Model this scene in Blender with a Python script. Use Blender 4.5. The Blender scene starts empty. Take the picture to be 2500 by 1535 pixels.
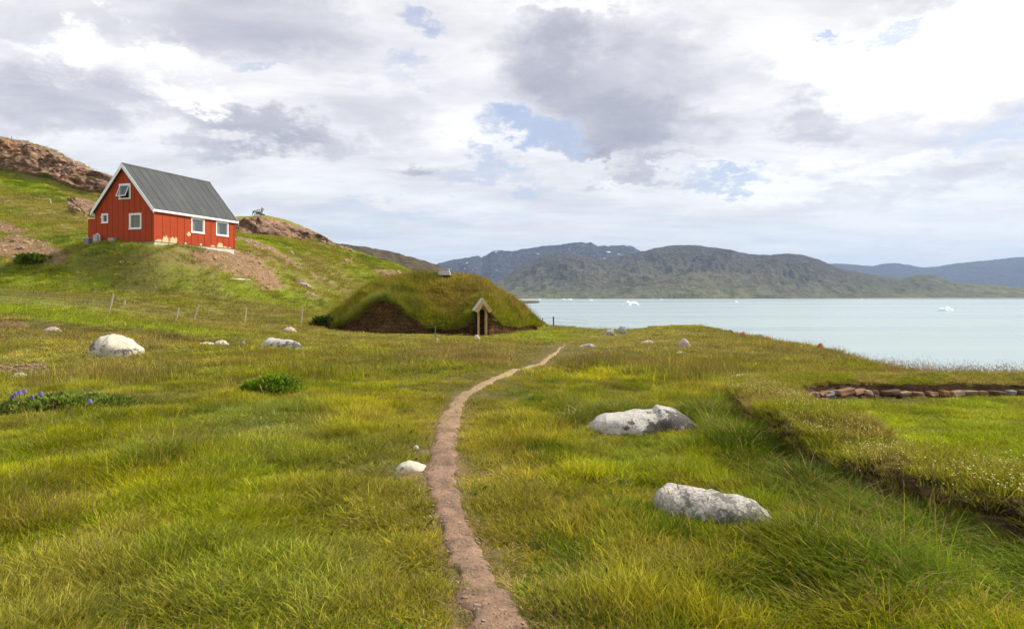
import bpy, bmesh, math, random
import numpy as np
from mathutils import Vector, Matrix, noise as mnoise
from mathutils.bvhtree import BVHTree
from mathutils.geometry import tessellate_polygon
random.seed(7); RNG = np.random.default_rng(7)
SC = bpy.context.scene
COL = SC.collection

# ------------------------------------------------------------------ camera
F, VH, CX, CZ = 1667.0, 718.0, 1250.0, 1.7       # focal length, horizon and centre on a 2500 wide frame; eye height
cam_d = bpy.data.cameras.new('camera'); cam = bpy.data.objects.new('camera', cam_d); COL.objects.link(cam)
cam.location = (0, 0, CZ); cam.rotation_euler = (math.pi/2, 0, 0)
cam_d.sensor_width = 36; cam_d.lens = 24.0; cam_d.shift_y = -(767.5-VH)/2500
cam_d.clip_start = 0.05; cam_d.clip_end = 60000
SC.camera = cam
SC.view_settings.view_transform = 'Standard'; SC.view_settings.look = 'None'
SC.view_settings.exposure = 0.28; SC.view_settings.gamma = 1.0
try:
    SC.cycles.max_bounces = 6; SC.cycles.transparent_max_bounces = 8; SC.cycles.volume_bounces = 0
    SC.cycles.diffuse_bounces = 3; SC.cycles.glossy_bounces = 3; SC.cycles.transmission_bounces = 4
    SC.cycles.caustics_reflective = False; SC.cycles.caustics_refractive = False
except Exception: pass

# ------------------------------------------------------------------ light
SUN_AZ, SUN_EL = math.radians(74), math.radians(42)   # azimuth measured from +Y towards +X
sd = Vector((math.sin(SUN_AZ)*math.cos(SUN_EL), math.cos(SUN_AZ)*math.cos(SUN_EL), math.sin(SUN_EL)))
sl = bpy.data.lights.new('sun', 'SUN'); sl.energy = 5.0; sl.angle = math.radians(2.0); sl.color = (1.0, 0.93, 0.82)
so = bpy.data.objects.new('sun', sl); COL.objects.link(so); so.rotation_euler = sd.to_track_quat('Z', 'Y').to_euler()

# ------------------------------------------------------------------ node helper
class NT:
    def __init__(s, tree): s.t = tree; s.n = tree.nodes; s.l = tree.links
    def new(s, typ, **kw):
        n = s.n.new(typ)
        for k, v in kw.items(): setattr(n, k, v)
        return n
    def put(s, sock, v):
        if v is None: return
        if isinstance(v, bpy.types.NodeSocket): s.l.new(v, sock)
        else:
            if sock.type == 'RGBA' and len(v) == 3: v = (*v, 1)
            sock.default_value = v
    def math(s, op, a, b=None, c=None, clamp=False):
        n = s.new('ShaderNodeMath', operation=op, use_clamp=clamp)
        for i, v in enumerate((a, b, c)): s.put(n.inputs[i], v)
        return n.outputs[0]
    def vec(s, op, a, b=None, out=0):
        n = s.new('ShaderNodeVectorMath', operation=op); s.put(n.inputs[0], a)
        if b is not None:
            if op == 'SCALE': s.put(n.inputs[3], b)
            else: s.put(n.inputs[1], b)
        return n.outputs[out]
    def noise(s, vec, scale, detail=4, rough=.5, dist=0, color=False, lac=2.0):
        n = s.new('ShaderNodeTexNoise'); s.put(n.inputs['Vector'], vec)
        n.inputs['Scale'].default_value = scale; n.inputs['Detail'].default_value = detail
        n.inputs['Roughness'].default_value = rough; n.inputs['Distortion'].default_value = dist
        n.inputs['Lacunarity'].default_value = lac
        return n.outputs[1 if color else 0]
    def voro(s, vec, scale, feature='F1', out='Distance'):
        n = s.new('ShaderNodeTexVoronoi', feature=feature); s.put(n.inputs['Vector'], vec)
        n.inputs['Scale'].default_value = scale
        return n.outputs[out]
    def rng(s, v, a, b, c=0.0, d=1.0, smooth=False):
        n = s.new('ShaderNodeMapRange'); n.interpolation_type = 'SMOOTHSTEP' if smooth else 'LINEAR'
        s.put(n.inputs[0], v)
        for i, x in enumerate((a, b, c, d)): s.put(n.inputs[i+1], x)
        return n.outputs[0]
    def mix(s, f, a, b, blend='MIX'):
        n = s.new('ShaderNodeMix', data_type='RGBA', blend_type=blend)
        s.put(n.inputs[0], f); s.put(n.inputs[6], a); s.put(n.inputs[7], b)
        return n.outputs[2]
    def attr(s, name, out='Fac', kind='GEOMETRY'):
        n = s.new('ShaderNodeAttribute', attribute_name=name, attribute_type=kind); return n.outputs[out]
    def mapv(s, vec, scale=(1, 1, 1), rot=(0, 0, 0), loc=(0, 0, 0)):
        n = s.new('ShaderNodeMapping'); s.put(n.inputs[0], vec)
        n.inputs['Scale'].default_value = scale; n.inputs['Rotation'].default_value = rot; n.inputs['Location'].default_value = loc
        return n.outputs[0]
    def bump(s, h, strength=.5, dist=.05):
        n = s.new('ShaderNodeBump'); n.inputs['Strength'].default_value = strength; n.inputs['Distance'].default_value = dist
        s.put(n.inputs['Height'], h); return n.outputs[0]
    def sep(s, v):
        n = s.new('ShaderNodeSeparateXYZ'); s.put(n.inputs[0], v); return n.outputs
    def pos(s): return s.new('ShaderNodeNewGeometry').outputs['Position']
    def obj(s): return s.new('ShaderNodeTexCoord').outputs['Object']

def material(name, fn):
    m = bpy.data.materials.new(name); m.use_nodes = True
    t = NT(m.node_tree); bs = t.n['Principled BSDF']
    fn(t, bs); return m
def plain(name, col, rough=.6, var=.15, scale=8, metal=0):
    def fn(t, b):
        n = t.noise(t.obj(), scale, 5, .6)
        c = t.mix(t.rng(n, .3, .7), tuple(x*(1-var) for x in col), tuple(min(1, x*(1+var)) for x in col))
        t.put(b.inputs['Base Color'], c); b.inputs['Roughness'].default_value = rough; b.inputs['Metallic'].default_value = metal
        t.put(b.inputs['Normal'], t.bump(t.noise(t.obj(), scale*6, 3), .2, .01))
    return material(name, fn)

# ------------------------------------------------------------------ world: blue sky seen through broken cloud
W = bpy.data.worlds.new('World'); SC.world = W; W.use_nodes = True
def build_world():
    t = NT(W.node_tree); bg = t.n['Background']
    sky = t.new('ShaderNodeTexSky', sky_type='NISHITA'); sky.sun_disc = False
    sky.sun_elevation = SUN_EL; sky.sun_rotation = SUN_AZ
    sky.altitude = 20; sky.air_density = 1.2; sky.dust_density = 1.0; sky.ozone_density = 1.5
    d = t.new('ShaderNodeTexCoord').outputs['Generated']
    x, y, z = t.sep(d)
    # cloud layer coordinates: a flat deck seen in perspective
    zc = t.math('ADD', t.math('MAXIMUM', z, 0.0), .10)
    cx = t.math('DIVIDE', x, zc); cy = t.math('DIVIDE', y, zc)
    cmb = t.new('ShaderNodeCombineXYZ'); t.put(cmb.inputs[0], cx); t.put(cmb.inputs[1], cy); deck = cmb.outputs[0]
    warp = t.vec('SCALE', t.vec('SUBTRACT', t.noise(deck, 1.1, 5, .62, color=True), (.5, .5, .5)), .42)
    fine = t.vec('SCALE', t.vec('SUBTRACT', t.noise(t.mapv(d, (1, 1, 2.0)), 7.0, 8, .68, color=True), (.5, .5, .5)), .22)
    dw = t.vec('ADD', t.vec('ADD', d, t.vec('MULTIPLY', warp, (.30, .30, .16))), fine)
    def blob(u, v, ru, rv, lo=1.0, hi=0.25):
        c = Vector(((u-CX)/F, 1, (VH-v)/F)); k = c.length; c.normalize()
        df = t.vec('MULTIPLY', t.vec('SUBTRACT', dw, tuple(c)), (F*k/ru, F*k/ru*.6, F*k/rv))
        ln = t.vec('LENGTH', df, out=1)
        return t.rng(ln, lo*1.15, hi, 0, 1, True)
    def add(lst):
        r = None
        for args, w in lst:
            b = t.math('MULTIPLY', blob(*args), w)
            r = b if r is None else t.math('ADD', r, b)
        return r
    # openings of blue
    blue = add([((1290, 335, 170, 62), 1.0), ((2030, 100, 80, 34), .9), ((2180, 80, 90, 30), .8), ((1050, 30, 80, 40), .7), ((1030, 165, 120, 40), .55),
                ((730, 175, 90, 25), .5), ((2440, 350, 190, 80), .75), ((20, 40, 90, 50), .6), ((1180, 430, 220, 44), .7),
                ((1780, 440, 120, 30), .5), ((1750, 20, 60, 22), .6), ((1860, 300, 60, 18), .4), ((900, 540, 520, 60), .55), ((1750, 445, 200, 30), .4), ((2480, 470, 70, 24), .5)])
    n1 = t.noise(deck, .9, 7, .6, .15); n2 = t.noise(t.mapv(deck, (1, 1, 1), (0, 0, .5)), 2.3, 8, .62)
    gap = t.rng(t.math('ADD', t.math('ADD', blue, t.math('MULTIPLY', t.math('SUBTRACT', n2, .5), 1.1)), t.math('MULTIPLY', t.math('SUBTRACT', n1, .5), .7)), .15, 1.05, 0, .92, True)
    # shaded cloud bellies
    dark = add([((1480, 190, 280, 160), .58), ((1560, 310, 230, 85), .56), ((1570, 405, 150, 30), .5), ((1330, 120, 120, 120), .35),
                ((620, 60, 290, 110), .48), ((650, 345, 240, 56), .62), ((200, 265, 260, 90), .50), ((1010, 395, 80, 26), .5),
                ((1420, 355, 110, 30), .5), ((2000, 320, 140, 55), .36), ((2300, 210, 200, 28), .32), ((2380, 430, 140, 40), .22),
                ((900, 250, 200, 70), .2), ((1430, 448, 60, 14), .4), ((60, 180, 120, 60), .15)])
    bright = add([((2350, 120, 380, 150), .9), ((480, 260, 150, 45), .6), ((180, 100, 190, 60), .5), ((2050, 150, 180, 70), .45),
                  ((400, 130, 160, 50), .4), ((1400, 15, 250, 30), .3), ((2050, 440, 400, 40), .3), ((2300, 560, 500, 80), .3), ((1500, 425, 60, 18), .3)])
    n3 = t.noise(t.mapv(deck, (.8, 1.25, 1)), 1.5, 8, .63, .3)
    sh = t.math('ADD', t.math('MULTIPLY', t.math('SUBTRACT', n3, .5), 1.55), t.math('SUBTRACT', dark, bright))
    sh = t.rng(sh, -.6, 1.25, 0, 1)
    cr = t.new('ShaderNodeValToRGB'); t.put(cr.inputs[0], sh); e = cr.color_ramp.elements
    e[0].position = 0; e[0].color = (1.05, 1.05, 1.04, 1); e[1].position = 1; e[1].color = (.31, .32, .395, 1)
    a = e.new(.22); a.color = (.87, .87, .87, 1); b = e.new(.42); b.color = (.665, .665, .70, 1); c = e.new(.68); c.color = (.44, .445, .515, 1)
    skyc = t.vec('ADD', t.vec('SCALE', sky.outputs[0], .06), (.22, .23, .33))
    col = t.mix(gap, cr.outputs[0], skyc)
    # thin veil towards the horizon
    veil = t.rng(z, 0.0, .20, .80, 0, True)
    st = t.noise(t.mapv(deck, (.35, 1, 1), (0, 0, .2)), 1.6, 6, .6)
    hz = t.mix(t.rng(st, .38, .62, 0, 1, True), (.56, .65, .73), (.70, .72, .75))
    col = t.mix(veil, col, hz)
    below = t.rng(z, -.02, 0.0, 0, 1)
    col = t.mix(below, (.25, .27, .24), col)
    t.put(bg.inputs[0], col); bg.inputs[1].default_value = 1.0
build_world()
W.cycles.sampling_method = 'MANUAL'; W.cycles.sample_map_resolution = 512

# ------------------------------------------------------------------ numpy noise and mesh helpers
def _hash(ix, iy, seed):
    h = (ix.astype(np.int64)*374761393 + iy.astype(np.int64)*668265263 + seed*1442695041) & 0xffffffff
    h = ((h ^ (h >> 13))*1274126177) & 0xffffffff
    return ((h ^ (h >> 16)) & 0xffff)/65535.0
def vn(x, y, seed=0):
    ix = np.floor(x); iy = np.floor(y); fx = x-ix; fy = y-iy
    fx = fx*fx*fx*(fx*(fx*6-15)+10); fy = fy*fy*fy*(fy*(fy*6-15)+10)
    a = _hash(ix, iy, seed); b = _hash(ix+1, iy, seed); c = _hash(ix, iy+1, seed); d = _hash(ix+1, iy+1, seed)
    return (a*(1-fx)+b*fx)*(1-fy)+(c*(1-fx)+d*fx)*fy*1.0
def fbm(x, y, seed=0, octv=4, rough=.5):
    r = 0; amp = 1; tot = 0; x = np.asarray(x, float); y = np.asarray(y, float)
    for i in range(octv):
        r = r + amp*vn(x*(2**i)+13.7*i, y*(2**i)+7.3*i, seed+i); tot += amp; amp *= rough
    return r/tot
def ridged(x, y, seed=0, octv=5, rough=.55):
    r = 0; amp = 1; tot = 0
    for i in range(octv):
        r = r + amp*(1-np.abs(2*vn(x*(2**i)+3.1*i, y*(2**i)+9.2*i, seed+i)-1)); tot += amp; amp *= rough
    return r/tot
def sst(a, b, x):
    t = np.clip((np.asarray(x, float)-a)/(b-a), 0, 1); return t*t*(3-2*t)

def np_mesh(name, V, faces, mat=None, smooth=True, attrs=None):
    """faces: list of integer arrays (n,k)"""
    me = bpy.data.meshes.new(name)
    V = np.ascontiguousarray(V, dtype=np.float32)
    me.vertices.add(len(V)); me.vertices.foreach_set('co', V.ravel())
    tot = sum(f.size for f in faces); nf = sum(len(f) for f in faces)
    loops = np.concatenate([f.ravel() for f in faces]).astype(np.int32)
    sizes = np.concatenate([np.full(len(f), f.shape[1], np.int32) for f in faces])
    starts = np.concatenate([[0], np.cumsum(sizes)[:-1]]).astype(np.int32)
    me.loops.add(tot); me.loops.foreach_set('vertex_index', loops)
    me.polygons.add(nf); me.polygons.foreach_set('loop_start', starts)
    try: me.polygons.foreach_set('loop_total', sizes)
    except Exception: pass
    me.polygons.foreach_set('use_smooth', np.full(nf, smooth))
    if attrs:
        for k, a in attrs.items():
            if a.ndim == 1:
                at = me.attributes.new(k, 'FLOAT', 'POINT'); at.data.foreach_set('value', a.astype(np.float32))
            else:
                at = me.attributes.new(k, 'FLOAT_COLOR', 'POINT'); at.data.foreach_set('color', a.astype(np.float32).ravel())
    me.update(calc_edges=True); me.validate()
    if mat: me.materials.append(mat)
    return me
def grid_faces(nr, nc, flip=False):
    i = np.arange(nr*nc).reshape(nr, nc)
    q = np.stack([i[:-1, :-1], i[:-1, 1:], i[1:, 1:], i[1:, :-1]], -1).reshape(-1, 4)
    return q[:, ::-1] if flip else q
def link(name, me, parent=None):
    o = bpy.data.objects.new(name, me); COL.objects.link(o)
    if parent: o.parent = parent
    return o
def tag(o, label=None, cat=None, group=None, kind=None):
    if label: o['label'] = label
    if cat: o['category'] = cat
    if group: o['group'] = group
    if kind: o['kind'] = kind
    return o
def empty(name, loc, rz=0):
    o = bpy.data.objects.new(name, None); COL.objects.link(o); o.location = loc; o.rotation_euler = (0, 0, rz)
    o.empty_display_size = .3; return o
class MB:
    """collects boxes, prisms and tubes into one mesh"""
    def __init__(s): s.b = bmesh.new()
    def box(s, c, d, M=None, taper=1.0):
        vs = []
        for z in (-1, 1):
            k = taper if z > 0 else 1
            for x, y in ((-1, -1), (1, -1), (1, 1), (-1, 1)):
                p = Vector((c[0]+x*d[0]/2*k, c[1]+y*d[1]/2*k, c[2]+z*d[2]/2))
                vs.append(s.b.verts.new(M @ p if M else p))
        for f in ((3, 2, 1, 0), (4, 5, 6, 7), (0, 1, 5, 4), (1, 2, 6, 5), (2, 3, 7, 6), (3, 0, 4, 7)): s.b.faces.new([vs[i] for i in f])
    def prism(s, pts, ext):
        a = [s.b.verts.new(p) for p in pts]; e = Vector(ext); b = [s.b.verts.new(Vector(p)+e) for p in pts]
        n = len(a); s.b.faces.new(a[::-1]); s.b.faces.new(b)
        for i in range(n): s.b.faces.new((a[i], a[(i+1) % n], b[(i+1) % n], b[i]))
    def tube(s, pts, r, n=6, r2=None):
        pts = [Vector(p) for p in pts]; rings = []
        for i, p in enumerate(pts):
            d = (pts[min(i+1, len(pts)-1)]-pts[max(i-1, 0)]).normalized()
            up = Vector((0, 0, 1)) if abs(d.z) < .9 else Vector((1, 0, 0))
            a = d.cross(up).normalized(); b = d.cross(a)
            rr = r if r2 is None else r+(r2-r)*i/(len(pts)-1)
            rings.append([s.b.verts.new(p+(a*math.cos(k*2*math.pi/n)+b*math.sin(k*2*math.pi/n))*rr) for k in range(n)])
        for i in range(len(rings)-1):
            for k in range(n): s.b.faces.new((rings[i][k], rings[i][(k+1) % n], rings[i+1][(k+1) % n], rings[i+1][k]))
        s.b.faces.new(rings[0]); s.b.faces.new(rings[-1][::-1])
    def build(s, name, mat, parent=None, bevel=0, smooth=False):
        bmesh.ops.recalc_face_normals(s.b, faces=s.b.faces)
        if bevel: bmesh.ops.bevel(s.b, geom=s.b.edges[:], offset=bevel, segments=2, affect='EDGES', profile=.5)
        me = bpy.data.meshes.new(name); s.b.to_mesh(me); s.b.free(); me.materials.append(mat)
        if smooth: me.polygons.foreach_set('use_smooth', [True]*len(me.polygons))
        return link(name, me, parent)

def P(u, v, Y): return Vector(((u-CX)/F*Y, Y, CZ+Y*(VH-v)/F))
WATER_Z = CZ-22.0

# ------------------------------------------------------------------ the ground: contours of the real slope, lofted
EDGE = [(1200, 797, 60), (1300, 794, 58), (1400, 800, 57), (1500, 806, 55), (1550, 805, 53), (1600, 797, 52), (1650, 793.5, 50), (1700, 796, 49), (1790, 812, 45),
        (1850, 823, 40), (1900, 832, 36), (2000, 849, 29), (2080, 868, 24), (2140, 890, 20), (2200, 905, 17.5), (2300, 919, 15.6), (2500, 926, 15), (3500, 930, 14.6)]
LAY = [  # (fraction of the shore edge, keys left of u=1200 as (u, v, Y))
    (3/14.6, 'flat', 3), (6/14.6, 'flat', 6), (9.5/14.6, 'flat', 9.5), (.86, 'flat', 14),
    (.90, [(-300, 872, 18), (200, 876, 18), (700, 875, 18), (1200, 885, 18)], 18),
    (.92, [(-300, 802, 26), (100, 805, 26), (300, 815, 26), (550, 834, 25.5), (750, 846, 25), (1200, 850, 26)], 26),
    (.93, [(-300, 770, 27.2), (100, 780, 27), (300, 797, 27), (550, 822, 26.6), (750, 838, 27), (1200, 842, 28)], 28),
    (.945, [(-300, 728, 40), (0, 738, 41), (270, 765, 42), (480, 780, 44), (600, 790, 44), (735, 797, 44), (900, 815, 42.5), (1200, 822, 42)], 42),
    (.955, [(-300, 695, 48), (0, 703, 48), (150, 708, 49), (300, 712, 50), (450, 722, 51), (600, 745, 53), (735, 765, 54), (900, 783, 56), (1200, 798, 56)], 50),
    (.965, [(-300, 640, 54), (0, 645, 52.5), (150, 632, 52), (230, 592, 52.3), (300, 592.5, 51.2), (377, 595, 51.3), (450, 600, 53.8), (520, 606, 56.3), (560, 616, 58.6), (600, 636, 61), (680, 680, 64), (750, 705, 70), (850, 735, 78), (1000, 760, 85), (1200, 780, 75)], 53),
    (.975, [(-300, 540, 70), (0, 548, 70), (150, 553, 70), (230, 578, 66), (300, 590, 64.5), (377, 600, 65.5), (500, 605, 69), (573, 603, 70), (660, 618, 78), (750, 650, 88), (850, 680, 98), (1000, 715, 105), (1200, 765, 98)], 55),
    (.985, [(-300, 405, 108), (0, 428, 108), (100, 447, 106), (200, 478, 104), (270, 487, 102), (377, 560, 100), (500, 572, 106), (575, 571, 112), (700, 580, 118), (780, 598, 120), (850, 616, 122), (950, 648, 125), (1050, 690, 125), (1200, 750, 110)], 57),
    (.992, [(-300, 340, 111), (0, 354, 112), (60, 362, 112), (120, 380, 111), (180, 407, 110), (230, 427, 108), (275, 441, 107), (377, 505, 108), (500, 535, 112), (575, 543, 117), (640, 541, 120), (700, 553, 124), (760, 575, 128), (800, 590, 128), (850, 609, 128), (950, 641, 130), (1050, 685, 130), (1200, 745, 114)], 58),
    (1.0, [(-300, 322, 128), (0, 337.5, 128), (60, 346, 127), (120, 362, 126), (180, 392, 124), (230, 419, 122), (275, 434, 120), (377, 495, 124), (500, 528, 140), (575, 532, 147), (640, 526.5, 150), (680, 531, 150), (700, 536, 150), (760, 562, 146), (813, 594, 142), (864, 609, 140), (940, 635, 138), (1000, 662, 136), (1050, 685, 135), (1110, 712, 130), (1200, 745, 118)], 58)]
SMAX = 1.35
UC = np.concatenate([np.linspace(-SMAX*F+CX, -60, 90)[:-1], np.linspace(-60, 2560, 880), np.linspace(2560, SMAX*F+CX, 60)[1:]])
ek = np.array(EDGE, float)
EY = np.interp(UC, ek[:, 0], ek[:, 2]); EV = np.interp(UC, ek[:, 0], ek[:, 1]); EZ = CZ+EY*(VH-EV)/F
LY, LZ = [], []
for fr, keys, yb in LAY:
    yr = np.minimum(yb, EY*fr) if fr < 1 else EY
    zr = EZ*sst(10, EY, yr)
    if keys == 'flat': yl = np.full_like(UC, yb); zl = np.zeros_like(UC)
    else:
        k = np.array(keys, float)
        yl = np.interp(UC, k[:, 0], k[:, 2]); zl = CZ+yl*(VH-np.interp(UC, k[:, 0], k[:, 1]))/F
    w = sst(1200, 1360, UC)
    LY.append(yl*(1-w)+yr*w); LZ.append(zl*(1-w)+zr*w)
# behind the crest everything falls away to the fjord
w = sst(1150, 1350, UC)
LY.append(LY[-1]+(1-w)*25+w*3); LZ.append(LZ[-1]-(1-w)*5-w*2.2)
LY.append(LY[-1]+(1-w)*90+w*22); LZ.append(np.full_like(UC, WATER_Z-.5))
LY.append(LY[-1]+40); LZ.append(np.full_like(UC, WATER_Z-9))
for _k in range(4, 11):
    for _ in range(260):
        for A_ in (LY[_k], LZ[_k]): A_[1:-1] = .25*A_[:-2]+.5*A_[1:-1]+.25*A_[2:]
ROWS = [70, 60, 50, 34, 34, 26, 18, 34, 30, 44, 40, 56, 50, 16, 10, 14, 4]
GY, GZ, GL = [], [], []
for i in range(len(LY)-1):
    n = ROWS[i] if i < len(ROWS) else 8
    for k in range(n):
        t = k/n
        GY.append(LY[i]*(1-t)+LY[i+1]*t); GZ.append(LZ[i]*(1-t)+LZ[i+1]*t); GL.append(i+t)
GY.append(LY[-1]); GZ.append(LZ[-1]); GL.append(float(len(LY)-1))
GY = np.array(GY); GZ = np.array(GZ); GLm = np.array(GL)[:, None]*np.ones_like(GY)
for _ in range(9):   # ease the creases of the loft
    a = GZ.copy(); a[1:-1] = .25*GZ[:-2]+.5*GZ[1:-1]+.25*GZ[2:]; a[:, 1:-1] = .25*a[:, :-2]+.5*a[:, 1:-1]+.25*a[:, 2:]
    keep = ((GLm > 11.2) & (GLm < 12.9)) | (GLm > 12.9) | (np.arange(GZ.shape[0])[:, None] < 1)
    GZ = np.where(keep, GZ, a)
GS = (UC-CX)/F
GX = GS[None, :]*GY
# ground behind and beside the camera
yb = np.concatenate([np.array([-60, -45, -32, -22, -15, -10, -6, -3]), np.linspace(-1, 2.9, 16)])
BX = GS[None, :]*(6-yb)[:, None]; BY = yb[:, None]*np.ones_like(BX); BZ = np.zeros_like(BX)
X = np.vstack([BX, GX]); Y = np.vstack([BY, GY]); Z = np.vstack([BZ, GZ]); GLm = np.vstack([np.zeros_like(BX), GLm])
U = CX+F*X/np.maximum(Y, .5); V = VH-F*(Z-CZ)/np.maximum(Y, .5)

# walking path: world polyline from the photograph
def gz0(v): return F*CZ/(v-VH)
PATH_UV = [(1290, 1700, 230), (1222, 1540, 185), (1165, 1430, 125), (1137, 1340, 110), (1100, 1265, 92), (1078, 1190, 96), (1078, 1140, 104), (1083, 1080, 72), (1092, 1030, 62), (1118, 985, 46), (1160, 948, 36), (1215, 920, 28), (1275, 900, 24), (1320, 882, 22), (1345, 868, 18)]
PATH = []
for u, v, wpx in PATH_UV:
    zz = 0 if v > 880 else -.12
    y = F*(CZ-zz)/(v-VH); PATH.append(((u-CX)/F*y, y, wpx/F*y*.5))
PATH = [(PATH[0][0]+.35, .2, PATH[0][2]), (PATH[0][0]+.15, 1.6, PATH[0][2])] + PATH
PATH.append((2.1, 27.0, .16)); PA = np.array(PATH)
tt = np.arange(len(PA)); ts = np.linspace(0, len(PA)-1, 220)
PC = np.stack([np.interp(ts, tt, PA[:, i]) for i in range(3)], 1)
for _ in range(20): PC[1:-1] = .25*PC[:-2]+.5*PC[1:-1]+.25*PC[2:]
def path_dist(x, y):
    x = np.atleast_1d(x); y = np.atleast_1d(y)
    d = np.full(x.shape, 99.0); wv = np.zeros(x.shape)
    for p in PC:
        dd = np.hypot(x-p[0], y-p[1]); m = dd < d; d = np.where(m, dd, d); wv = np.where(m, p[2], wv)
    return d, wv
# relief
def blob2(u, v, ru, rv, ang=0):
    a = math.radians(ang); du = U-u; dv = V-v
    p = (du*math.cos(a)+dv*math.sin(a))/ru; q = (-du*math.sin(a)+dv*math.cos(a))/rv
    return np.clip(1.35-np.sqrt(p*p+q*q), 0, 1)
inner = (X > 3.55) & (Y > 3) & (Y < 12.2)
tuss = fbm(X*1.4, Y*1.4, 3, 4)-.5
near = sst(0, 3, Y)*(1-sst(16, 40, Y)) + .25*(Y <= 0)
Z = Z + near*(1-.75*sst(3.0, 3.6, X))*(tuss*.17+(fbm(X*.35, Y*.35, 8, 3)-.5)*.16*sst(2, 7, np.abs(X)))
far = sst(18, 45, Y)*(GLm < 13.2)
Z = Z + far*((fbm(X*.22, Y*.16, 5, 5)-.5)*.9*sst(44, 70, Y)*(U < 1250) + (fbm(X*.6, Y*.5, 6, 4)-.5)*.22)
# masks: bare rock, bare soil plus the bank's painted shadow, dry turf, lush turf
mn = fbm(X*.12, Y*.12, 21, 5)-.5; mf = fbm(U/38., V/14., 22, 5)-.5
rock = np.maximum.reduce([(sst(11.05, 11.3, GLm)-sst(12.75, 13.1, GLm))*(U < 300), (sst(11.15, 11.5, GLm)-sst(12.1, 12.7, GLm))*((U > 540) & (U < 860)),
    blob2(215, 512, 80, 24, 8), blob2(620, 556, 60, 20), blob2(720, 570, 80, 18, 8), blob2(800, 585, 70, 13, 18), blob2(735, 690, 40, 7, 35)*.8])
pm = (Y > .5) & (Y < 30) & (np.abs(X) < 6); vd_, vw_ = path_dist(X[pm], Y[pm]); verge = np.zeros_like(X)
verge[pm] = sst(2.3, .9, vd_/np.maximum(vw_, .12) + (fbm(X[pm]*3.1, Y[pm]*3.1, 25, 4)-.5)*3.2)*(1-sst(23, 28, Y[pm]))
rock = sst(.42, .62, rock+mf*.7)
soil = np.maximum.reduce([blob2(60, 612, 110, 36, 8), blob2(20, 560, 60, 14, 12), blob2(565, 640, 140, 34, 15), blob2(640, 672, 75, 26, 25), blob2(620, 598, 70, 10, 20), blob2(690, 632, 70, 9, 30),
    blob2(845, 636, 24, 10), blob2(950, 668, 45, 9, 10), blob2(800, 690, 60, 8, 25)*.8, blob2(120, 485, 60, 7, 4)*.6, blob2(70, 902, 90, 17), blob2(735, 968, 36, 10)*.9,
    blob2(30, 790, 70, 9, 6)*.95, blob2(640, 700, 30, 8), blob2(740, 715, 60, 7, 22)*.6, blob2(560, 618, 60, 12, 14)])  # first blob of this row paints the grassy bank's shadow as dark soil
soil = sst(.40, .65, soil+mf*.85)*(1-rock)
soil = np.maximum(soil, verge*.5)
shore = sst(12.75, 13.0, GLm)*(U > 1230)*(GLm < 13.35)
soil = np.maximum(soil, sst(.5, .7, shore*.6+mf*1.2)*(U > 1700))
rock = np.maximum(rock, sst(13.35, 14.0, GLm)*(U > 1200))
dry = np.clip(sst(-.08, .16, mn+mf*.5)*.6 + np.maximum.reduce([blob2(850, 690, 130, 14, 24), blob2(80, 490, 150, 16), blob2(250, 520, 160, 40), blob2(700, 640, 160, 16, 24), blob2(1600, 850, 420, 26), blob2(300, 985, 260, 26, -4), blob2(150, 880, 300, 40), blob2(480, 620, 90, 40, 10)]), 0, 1)
lush = np.clip(np.maximum.reduce([blob2(90, 465, 130, 20, 14), blob2(960, 640, 130, 16, 15), blob2(900, 610, 130, 16, 15), blob2(950, 690, 120, 22, 15), blob2(260, 590, 190, 22), blob2(600, 590, 120, 18, 10), blob2(250, 680, 420, 34), blob2(650, 720, 150, 24, 10), blob2(1320, 820, 110, 20), blob2(2250, 1060, 420, 90), blob2(200, 760, 320, 16, 9)])+.25*mn, 0, 1)
# rock faces get broken relief, pushed along the slope
cr = ridged(X*.16, (Y+Z*1.3)*.16, 31, 6)-.55; cr2 = ridged(X*.55+Z*.2, Z*.9, 34, 4)-.5
kk = rock*(Y > 60)*(GLm < 13.2)
kt = kk*(1-.8*sst(11.9, 12.8, GLm)); Z = Z + kt*(cr*2.0+cr2*.4); Y2 = Y + kk*(cr2*1.1-cr*3.8); X2 = X + kk*(fbm(X*.4, Z*.4, 35, 3)-.5)*1.5
edge_k = (GLm > 12.85)*(GLm < 13.4)*(U > 1250)
Z = Z + edge_k*(fbm(U/22., U*0, 41, 5)-.5)*.28
s_ = soil*(Y > 30); Z = Z + s_*(fbm(X*1.5, Y*1.5, 51, 4)-.5)*.35
GVERT = np.stack([X2, Y2, Z], -1).reshape(-1, 3)
GQ = grid_faces(*X.shape)

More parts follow.
